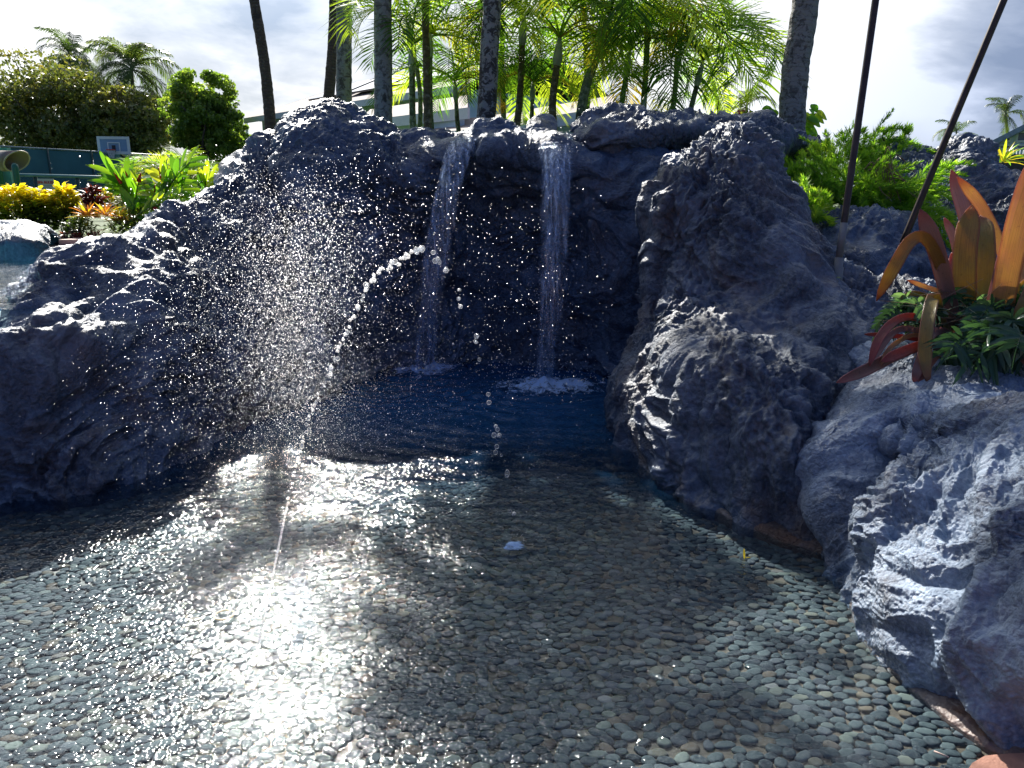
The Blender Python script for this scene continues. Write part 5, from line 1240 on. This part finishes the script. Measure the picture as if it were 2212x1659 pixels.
# ------------------------------------------------------------------ poles
M_POLE = simple('weathered_bronze', (.045, .032, .028), .38, metal=.4, var=.5, scale=14)
M_POLEG = simple('grey_fitting', (.16, .17, .17), .5, var=.3)
def pole(b, a, rad, label, sleeve=None):
    t = empty('torch_pole', tuple(b), label=label, cat='pole', group='metal poles in the rock planter')
    d = (a - b); e = a + d * .12; n = 24
    pth = b + (e - b) * np.linspace(0, 1, n)[:, None]
    V, fs = tube(pth, [rad] * n, 16); obj_np('shaft', V, fs, M_POLE, t)
    dn = d / np.linalg.norm(d)
    if sleeve:
        V, fs = tube(np.array([b + dn * .10, b + dn * .32]), [rad * 1.06, rad * 1.06], 16); obj_np('sleeve', V, fs, M_POLEG, t)
        V, fs = tube(np.array([b - dn * .10, b - dn * .03, b + dn * .04, b + dn * .045, b + dn * .10]), [rad * 1.7, rad * 1.75, rad * 1.7, rad * 1.3, rad * 1.25], 16); obj_np('fitting', V, fs, M_POLEG, t)
        V, fs = tube(np.array([e + dn * 0, e + dn * .25]), [rad * 1.1, .07], 16); obj_np('torch_cup', V, fs, M_POLE, t)
    else:
        V, fs = tube(np.array([e + dn * 0, e + dn * .25]), [rad * 1.1, .07], 16); obj_np('torch_cup', V, fs, M_POLE, t)
pole(P(1808, 590, 5.0), P(1892, -4, 5.15), .0215, 'upright dark metal pole with a grey base fitting, right of the craggy outcrop', True)
pole(P(1950, 525, 5.7), P(2170, -4, 5.6), .0235, 'leaning dark metal pole rising behind the giant bromeliad')

# ------------------------------------------------------------------ falling water
m, t = new_mat('falling_water')
uvp = t.new('ShaderNodeNewGeometry').outputs['Position']
st = t.noise(t.scale(uvp, (26, 26, 1.5)), 1.0, 5, .62, .5)
st2 = t.noise(t.scale(uvp, (60, 60, 7)), 1.0, 4, .6, .8)
al = t.ramp(t.math('ADD', t.math('MULTIPLY', st, .7), t.math('MULTIPLY', st2, .3)), [(.45, .03), (.55, .28), (.63, .9)])
edge = t.new('ShaderNodeAttribute', attribute_name='edge').outputs['Fac']
al = t.math('MULTIPLY', al, edge)
gl = t.new('ShaderNodeBsdfGlossy', {'Color': (.85, .92, 1, 1), 'Roughness': .12, 'Normal': t.new('ShaderNodeBump', {'Height': st2, 'Strength': 1.0, 'Distance': .02})})
df = t.new('ShaderNodeBsdfDiffuse', {'Color': (.42, .60, .92, 1)}); tl = t.new('ShaderNodeBsdfTranslucent', {'Color': (.42, .56, .8, 1)})
body = t.new('ShaderNodeMixShader', {0: .45, 1: t.new('ShaderNodeMixShader', {0: .5, 1: df, 2: tl}), 2: gl})
t.new('ShaderNodeOutputMaterial', {'Surface': t.new('ShaderNodeMixShader', {0: al, 1: t.new('ShaderNodeBsdfTransparent'), 2: body})}); M_FALL = m
rw = np.random.RandomState(9)
def fall(name, path_px, widths_px, label, layers=3):
    t = empty(name, tuple(P(*path_px[-1])), label=label, cat='waterfall', group='waterfalls over the lava')
    for ly in range(layers):
        c = np.array([P(*p) for p in path_px]); n = 90; cc = crom(c, np.linspace(0, len(c) - 1, n)); cc[:, 1] += .03 * ly
        wpx = np.interp(np.linspace(0, 1, n), np.linspace(0, 1, len(widths_px)), widths_px); w_ = wpx / F * cc[:, 1] * (1 + .1 * ly)
        m_ = 26; V = []; E = []
        for j in range(m_):
            q_ = j / (m_ - 1) * 2 - 1; pts2 = cc.copy(); pts2[:, 0] += q_ * w_ / 2
            nz = pn(np.stack([pts2[:, 0] * 14 + ly * 9, np.full(n, ly * 3.0), pts2[:, 2] * 3], -1), 4); pts2[:, 1] += .035 * nz - .03 * (1 - q_ * q_); pts2[:, 0] += .012 * pn(pts2 * 9, 5 + ly)
            V.append(pts2); e_ = np.clip((1 - abs(q_)) * 5, 0, 1) * np.ones(n); e_ = e_ * (1 - .3 * np.linspace(0, 1, n) ** 1.3); E.append(e_)
        V = np.stack(V, 1); E = np.stack(E, 1); o_ = obj_np('water_sheet', V.reshape(-1, 3), grid_faces(n, m_), M_FALL, t, attrs={'edge': E.ravel()})
    return t
fall('waterfall', [(1035, 290, 7.35), (1015, 296, 7.1), (996, 318, 6.95), (975, 380, 6.85), (955, 470, 6.82), (938, 580, 6.82), (925, 690, 6.85), (916, 792, 6.9)], [30, 52, 56, 46, 50, 50, 40, 44], 'left waterfall, curving down from the cliff lip and drifting left')
fall('waterfall', [(1203, 292, 7.2), (1203, 300, 6.85), (1203, 325, 6.62), (1202, 400, 6.5), (1198, 520, 6.45), (1192, 640, 6.42), (1182, 740, 6.42), (1176, 836, 6.42)], [66, 68, 64, 56, 54, 52, 40, 34], 'right waterfall, a wider straight sheet over the notch in the cliff')
fall('pool_spill', [(95, 560, 5.15), (75, 582, 4.98), (45, 612, 4.86), (15, 645, 4.7)], [20, 34, 50, 60], 'thin film of water spilling from the turquoise pool over the bank at the left edge', 1)
lip = []
for Yl in np.linspace(6.72, 7.9, 16):
    for pxl in np.linspace(1128, 1250, 30): lip.append(P(pxl, 297 - 8 * (Yl - 6.72) / 1.18 + 3 * math.sin(pxl * .11), Yl))
o = obj_np('cliff_stream', np.array(lip), grid_faces(16, 30), M_FALL, attrs={'edge': np.ones(480) * .9}); props(o, label='shallow bright stream gliding to the notch of the wide waterfall', cat='stream')
M_DROP, t = new_mat('droplet_water')  # white body stands in for sunlight refracted through clear drops
gl = t.new('ShaderNodeBsdfGlossy', {'Color': (1, 1, 1, 1), 'Roughness': .25}); tl = t.new('ShaderNodeBsdfTranslucent', {'Color': (1, 1, 1, 1)}); df = t.new('ShaderNodeBsdfDiffuse', {'Color': (.9, .93, 1, 1)})
t.new('ShaderNodeOutputMaterial', {'Surface': t.new('ShaderNodeMixShader', {0: .45, 1: t.new('ShaderNodeMixShader', {0: .62, 1: df, 2: tl}), 2: gl})})
M_BEAD, t = new_mat('water_bead')
lw = t.new('ShaderNodeLayerWeight', {'Blend': .35}).outputs['Facing']
edge_ = t.ramp(lw, [(.2, .12), (.5, .6), (.8, 1.0)])
tl = t.new('ShaderNodeBsdfTranslucent', {'Color': (1, 1, 1, 1)}); gl = t.new('ShaderNodeBsdfGlossy', {'Roughness': .08})
t.new('ShaderNodeOutputMaterial', {'Surface': t.new('ShaderNodeMixShader', {0: edge_, 1: t.new('ShaderNodeBsdfTransparent', {'Color': (.93, .96, 1, 1)}), 2: t.new('ShaderNodeMixShader', {0: .4, 1: tl, 2: gl})})})
M_FOAM, t = new_mat('shade_blue_foam')
ps = t.new('ShaderNodeNewGeometry').outputs['Position']; ea = t.new('ShaderNodeAttribute', attribute_name='edge').outputs['Fac']
fa_ = t.ramp(t.math('ADD', t.math('MULTIPLY', t.noise(ps, 13, 8, .72, .6), 1.3), t.math('MULTIPLY', ea, .50)), [(.80, 0), (1.0, .92)])
df = t.new('ShaderNodeBsdfDiffuse', {'Color': (.50, .70, .98, 1), 'Normal': t.new('ShaderNodeBump', {'Height': t.noise(ps, 60, 6, .7), 'Strength': 1, 'Distance': .02})})  # blue tint of the shade put into the foam's own colour
t.new('ShaderNodeOutputMaterial', {'Surface': t.new('ShaderNodeMixShader', {0: fa_, 1: t.new('ShaderNodeBsdfTransparent'), 2: df})})
def foam(px, py, rx, ry, hgt, label, zoff=.012):
    c = G(px, py); n = 60; th = np.linspace(0, 2 * np.pi, n); rr = np.linspace(0, 1, 30)
    g1, g2_ = np.meshgrid(rr, th, indexing='ij'); X = c[0] + g1 * rx * np.cos(g2_); Y = c[1] + g1 * ry * np.sin(g2_); p_ = np.stack([X, Y, 0 * X], -1).reshape(-1, 3)
    Z = zoff + hgt * (1 - g1.ravel() ** 1.2) * np.clip(.6 + 1.0 * fbm(p_ * 9, 4, 3), .0, 2)
    p_[:, 2] = Z; o_ = obj_np('foam_patch', p_, grid_faces(30, n), M_FOAM, attrs={'edge': (1 - g1.ravel())}); return props(o_, label=label, cat='foam', group='foam where the waterfalls land')
foam(915, 797, .48, .50, .05, 'foam patch at the foot of the left waterfall'); foam(1190, 838, .60, .42, .07, 'foam patch at the foot of the right waterfall')
foam(1110, 1184, .07, .055, .02, 'tiny splash of foam where the arching jet lands on the pool')
# droplets
SDN = np.array(sd[:])
def ico(sub=1, shell=False):
    bm = bmesh.new(); bmesh.ops.create_icosphere(bm, subdivisions=sub, radius=1)
    if shell: bmesh.ops.delete(bm, geom=[q_ for q_ in bm.faces if q_.calc_center_median().normalized().dot(sd) < -.15], context='FACES')  # faces turned from the sun cut off, so drops look lit through
    bm.verts.index_update(); v = np.array([x.co[:] for x in bm.verts]); f = np.array([[x.index for x in q_.verts] for q_ in bm.faces]); bm.free(); return v, f
def balls(c, r, sub, stretch=None):
    v, f = ico(sub, True); c = np.asarray(c); r = np.asarray(r)
    S_ = r[:, None, None] * v[None]
    if stretch is not None: S_ = S_ * stretch[:, None, :]
    V = (S_ + c[:, None]).reshape(-1, 3); return V, (f[None] + (np.arange(len(c)) * len(v))[:, None, None]).reshape(-1, 3)
def splash(px, py, Y, n, sx, sz, rad, parent=None):
    b = P(px, py, Y); c = b + np.stack([rw.normal(0, sx, n), rw.normal(0, sx * .7, n), np.abs(rw.normal(0, sz, n))], -1); return c, rw.uniform(.4, 1, n) * rad
# fine spray fan of the sprinkler
noz = G(560, 1400); apex_h = 1.4
n = 36000; u = rw.uniform(0, 1, n)
tt = rw.beta(2.0, 1.6, n)
pxs = []; 
y_ = 1100 - 800 * np.clip(rw.beta(2.2, 2.6, n) * 1.0, 0, 1)
fr_ = (1100 - y_) / 800
cxl = np.interp(fr_, [0, .25, .5, .75, 1], [700, 655, 650, 640, 660])
sig = np.interp(fr_, [0, .2, .5, .8, 1], [150, 135, 120, 125, 150])
x_ = cxl + rw.normal(0, 1, n) * sig * np.where(rw.uniform(size=n) < .6, .6, 1.35) + np.where(rw.uniform(size=n) < .06, rw.uniform(100, 600, n), 0)
x_ -= np.where(rw.uniform(size=n) < .1, rw.uniform(0, 320, n), 0)
Yd = 3.2 + .25 * rw.normal(size=n) + .5 * fr_
okk = (x_ > 20) & (y_ > 235) & (x_ < 1330); x_, y_, Yd = x_[okk], y_[okk], Yd[okk]; n = len(x_)
C = np.array([P(a, b, c) for a, b, c in zip(x_, y_, Yd)])
fr2 = (1100 - y_) / 800
rr_ = np.minimum(.30 + .32 * rw.exponential(1.0, n), 1.7) * (.0010 + .00095 * fr2) * np.where(rw.uniform(size=n) < .04, 1.6, 1) 
C = C[C[:, 2] > .02] if False else C
ok2 = C[:, 2] > .02
V, fs = balls(C[ok2], rr_[ok2], 1, np.stack([np.ones(ok2.sum()), np.ones(ok2.sum()), rw.uniform(.9, 1.5, ok2.sum())], -1))
o = obj_np('water_spray', V, fs, M_DROP); props(o, label='cloud of fine glittering spray droplets left of the arching water jet', kind='stuff')
# the arching jet
jet = empty('water_jet', tuple(noz), label='single jet of water arching up from the pool and breaking into beads', cat='water jet')
stream = np.array([P(555, 1402, 2.50), P(580, 1290, 2.62), (P(600, 1190, 2.72)), P(622, 1085, 2.82)])
st_ = crom(stream, np.linspace(0, 3, 90)); rj = .0042 * (1 + .35 * pn(np.stack([np.arange(90) * .45, np.zeros(90), np.zeros(90)], -1), 2)); V, fs = tube(st_, rj, 8)
STREAM = (V, fs)
arc = [(622, 1085, 2.82), (645, 985, 2.9), (670, 900, 2.96), (703, 820, 3.0), (738, 740, 3.04), (775, 660, 3.08), (815, 588, 3.12), (860, 566, 3.16), (905, 536, 3.2), (945, 560, 3.25), (975, 610, 3.28), (1010, 685, 3.32), (1038, 765, 3.35), (1052, 850, 3.38), (1070, 920, 3.4), (1072, 960, 3.4), (1095, 1030, 3.4), (1108, 1120, 3.38)]
AR = crom(np.array([P(*a_) for a_ in arc]), np.linspace(0, len(arc) - 1, 400))
bv, bf = ico(2)
BE = []
for k in range(4):
    me = mesh_np('water_bead', bv * np.array([1, 1, rw.uniform(.85, 1.3)])[None] * (1 + .14 * pn(bv * 1.6 + k * 5, k))[:, None], bf, M_BEAD); BE.append(me)
M_BEADW, t = new_mat('sunlit_bead')
t.new('ShaderNodeOutputMaterial', {'Surface': t.new('ShaderNodeMixShader', {0: t.ramp(t.noise(t.new('ShaderNodeNewGeometry').outputs['Position'], 160, 3), [(.4, .25), (.6, 1)]), 1: t.new('ShaderNodeBsdfTransparent', {'Color': (.9, .95, 1, 1)}), 2: t.new('ShaderNodeMixShader', {0: .5, 1: t.new('ShaderNodeBsdfTranslucent', {'Color': (1, 1, 1, 1)}), 2: t.new('ShaderNodeBsdfGlossy', {'Roughness': .22})})})})
bvs, bfs = ico(2, True)
BW = [mesh_np('water_bead', bvs * np.array([1, 1, rw.uniform(.85, 1.3)])[None] * (1 + .14 * pn(bvs * 1.6 + k * 5, k + 9))[:, None], bfs, M_BEADW) for k in range(4)]
obj_np('stream', *STREAM, M_BEADW, jet); kk = 0; pos_ = 0
while pos_ < 399:
    u_ = pos_ / 399
    cl = rw.randint(2, 6) if u_ < .56 else (rw.randint(1, 5))
    for j in range(cl):
        if pos_ + j * 2.4 > 399: break
        c = AR[int(pos_ + j * 2.4)]; r_ = (.0075 + .0065 * min(1, u_ * 1.9)) * rw.uniform(.55, 1.1) * (1.0 if u_ < .6 else .8)
        o_ = link('water_bead', (BW if rw.uniform() < (.75 if u_ < .5 else .2) else BE)[rw.randint(4)], jet); o_.location = Vector(c + rw.normal(0, .35 * r_ + (.006 if u_ > .5 else .0015), 3)) - jet.location; o_.scale = (r_, r_, r_ * rw.uniform(.9, 1.35)); kk += 1
    pos_ += cl * 2.4 + (rw.uniform(.5, 3) if u_ < .45 else rw.uniform(3, 20))
# splash drops around the feet of the falls and on the far mound
cs = []; rs2 = []
for a_ in ((915, 792, 6.9, 260, .28, .12, .006), (1185, 832, 6.4, 320, .30, .16, .006), (1176, 700, 6.42, 120, .10, .45, .005), (925, 640, 6.8, 120, .12, .5, .005), (1205, 330, 6.6, 60, .14, .1, .005), (1110, 1180, 3.35, 40, .03, .03, .002)):
    c, r_ = splash(*a_); cs.append(c); rs2.append(r_)
V, fs = balls(np.concatenate(cs), np.concatenate(rs2), 1); o = obj_np('splash_drops', V, fs, M_FALL if False else M_DROP); props(o, label='small splash drops thrown up around the feet of both waterfalls', kind='stuff')
cs = []; rs2 = []
for k in range(7):
    px = 2005 + rw.uniform(-30, 55); n_ = 60; yy = rw.uniform(345, 520, n_); xx = px - (yy - 345) * .12 + rw.normal(0, 7, n_) ; cs.append(np.array([P(a_, b_, 6.55 + (520 - b_) / 175 * .85) for a_, b_ in zip(xx, yy)])); rs2.append(rw.uniform(.003, .008, n_))
V, fs = balls(np.concatenate(cs), np.concatenate(rs2), 1, np.stack([np.ones(420), np.ones(420), rw.uniform(1, 3, 420)], -1)); o = obj_np('trickle_drops', V, fs, M_DROP); props(o, label='sparkling trickles running down the far lava mound behind the leaning pole', kind='stuff')

# glassy bell of water, ring nozzle with tiny jets
bell = G(642, 1335); th = np.linspace(0, 2 * np.pi, 40); hs_ = np.linspace(0, 1, 24)
g1, g2_ = np.meshgrid(hs_, th, indexing='ij'); rb_ = .048 * np.sin(np.pi * (g1 * .55 + .42)) ** .8 * (1 + .08 * np.sin(g2_ * 3 + g1 * 6)) + .004
bx_ = np.stack([bell[0] + .02 * g1 + rb_ * np.cos(g2_), bell[1] + rb_ * np.sin(g2_), .01 + .20 * g1 + .012 * np.sin(g2_ * 2)], -1)
M_BELL, t = new_mat('thin_water_film')
nz = t.noise(t.new('ShaderNodeNewGeometry').outputs['Position'], 38, 5, .65, 1.0); lw = t.new('ShaderNodeLayerWeight', {'Blend': .5}).outputs['Facing']
fa_ = t.math('MULTIPLY', t.ramp(nz, [(.5, .06), (.66, .75)]), t.math('ADD', t.math('MULTIPLY', lw, .7), .25))
t.new('ShaderNodeOutputMaterial', {'Surface': t.new('ShaderNodeMixShader', {0: fa_, 1: t.new('ShaderNodeBsdfTransparent', {'Color': (.95, .97, 1, 1)}), 2: t.new('ShaderNodeMixShader', {0: .5, 1: t.new('ShaderNodeBsdfTranslucent', {'Color': (.9, .95, 1, 1)}), 2: t.new('ShaderNodeBsdfGlossy', {'Roughness': .1})})})})
o = obj_np('water_bell', bx_.reshape(-1, 3), grid_faces(24, 40), M_BELL); props(o, label='thin glassy bell of water standing on the pool right of the jet foot', cat='water bell')
nz_ = G(485, 1335); nr_ = empty('bubbler_nozzle', tuple(nz_ + [0, 0, .005]), label='cream ring nozzle in the pebbles with tiny fanning jets, left of the water jet', cat='nozzle')
th = np.linspace(0, 2 * np.pi, 33); V, fs = tube(np.stack([nz_[0] + .036 * np.cos(th), nz_[1] + .036 * np.sin(th), 0 * th + .014], -1), [.0035] * 33, 8, False); obj_np('ring', V, fs, simple('cream_plastic', (.5, .42, .26), .4), nr_)
for k in range(7):
    a_ = k / 7 * 6.283; b0_ = nz_ + np.array([.03 * math.cos(a_), .03 * math.sin(a_), .014]); d0 = np.array([math.cos(a_) * .06, math.sin(a_) * .05, .10])
    pth = np.array([b0_ + d0 * s_ * 1.2 - np.array([0, 0, .05]) * s_ * s_ for s_ in np.linspace(0, 1, 10)]); V, fs = tube(pth, [.0013] * 10, 5); obj_np('stream', V, fs, M_BEAD, nr_)
# yellow fallen leaf upright in the shallows, twig
o_ = G(1608, 1208); t = empty('fallen_leaf', tuple(o_), label='small bright yellow leaf blade standing in the shallows near the outcrop', cat='leaf')
V, fs = leaf_geo(o_ + [0, 0, .0], np.array([-.1, 0, 1.0]), .055, .010, np.array([0, 1.0, 0]), .0, 5); obj_np('blade', V, fs, M_YE1, t)
V, fs = leaf_geo(o_ + [0, 0, .008], np.array([1.0, 0, .1]), .03, .008, np.array([0, 0, 1.0]), .1, 4); obj_np('blade', V, fs, M_YE1, t)
V, fs = tube(crom(np.array([G(2340 - 230 + 0, 1890 - 250 + -20), G(2120, 1595, .02), G(2138, 1606, .02)]), np.linspace(0, 2, 8)), [.002] * 8, 5)
V, fs = tube(np.array([G(2335 / 2560 * 2212, 1878 / 2560 * 2212, .02), G(2372 / 2560 * 2212, 1893 / 2560 * 2212, .02)]), [.003, .002], 5); props(obj_np('twig', V, fs, M_DECK2), label='short pale twig lying on the pebbles near the coral deck corner', cat='twig')

# worn stone kerb along the foot of the right rocks
kp = np.array([G(*p) for p in [(1400, 1008), (1480, 1063), (1560, 1112), (1640, 1150), (1715, 1178), (1790, 1205), (1842, 1240), (1838, 1300), (1862, 1375), (1915, 1440), (1990, 1510), (2070, 1575), (2150, 1625), (2240, 1660)]])
kk_ = crom(kp, np.linspace(0, len(kp) - 1, 420)); T = np.gradient(kk_, axis=0); T /= np.linalg.norm(T, axis=1)[:, None]; S2 = np.stack([T[:, 1], -T[:, 0], 0 * T[:, 0]], -1)
if S2[:, 0].mean() < 0: S2 = -S2
prof = [(-.012, -.06), (-.006, .0), (.01, .022), (.045, .034), (.09, .045), (.14, .075), (.2, .10)]
V = np.stack([kk_ + S2 * a_ + np.array([0, 0, b_]) for a_, b_ in crom(np.array(prof), np.linspace(0, 6, 34))], 1)
nk = grid_normals(V); q_ = V.reshape(-1, 3); dsp = .010 * fbm(q_ * 9, 4, 5) + .006 * (1 - np.abs(pn(q_ * 20, 6)) * 2); V = q_ + np.array([0, 0, 1.0]) * dsp[:, None] + nk.reshape(-1, 3) * 0
M_KERB = rock_mat('kerb_stone', (.05, .042, .042), (.085, .07, .068), (.15, .13, .13), rust=(.17, .085, .05), rust_amt=.5, scale=1.6)
props(obj_np('stone_kerb', V, grid_faces(420, 34), M_KERB), kind='structure')
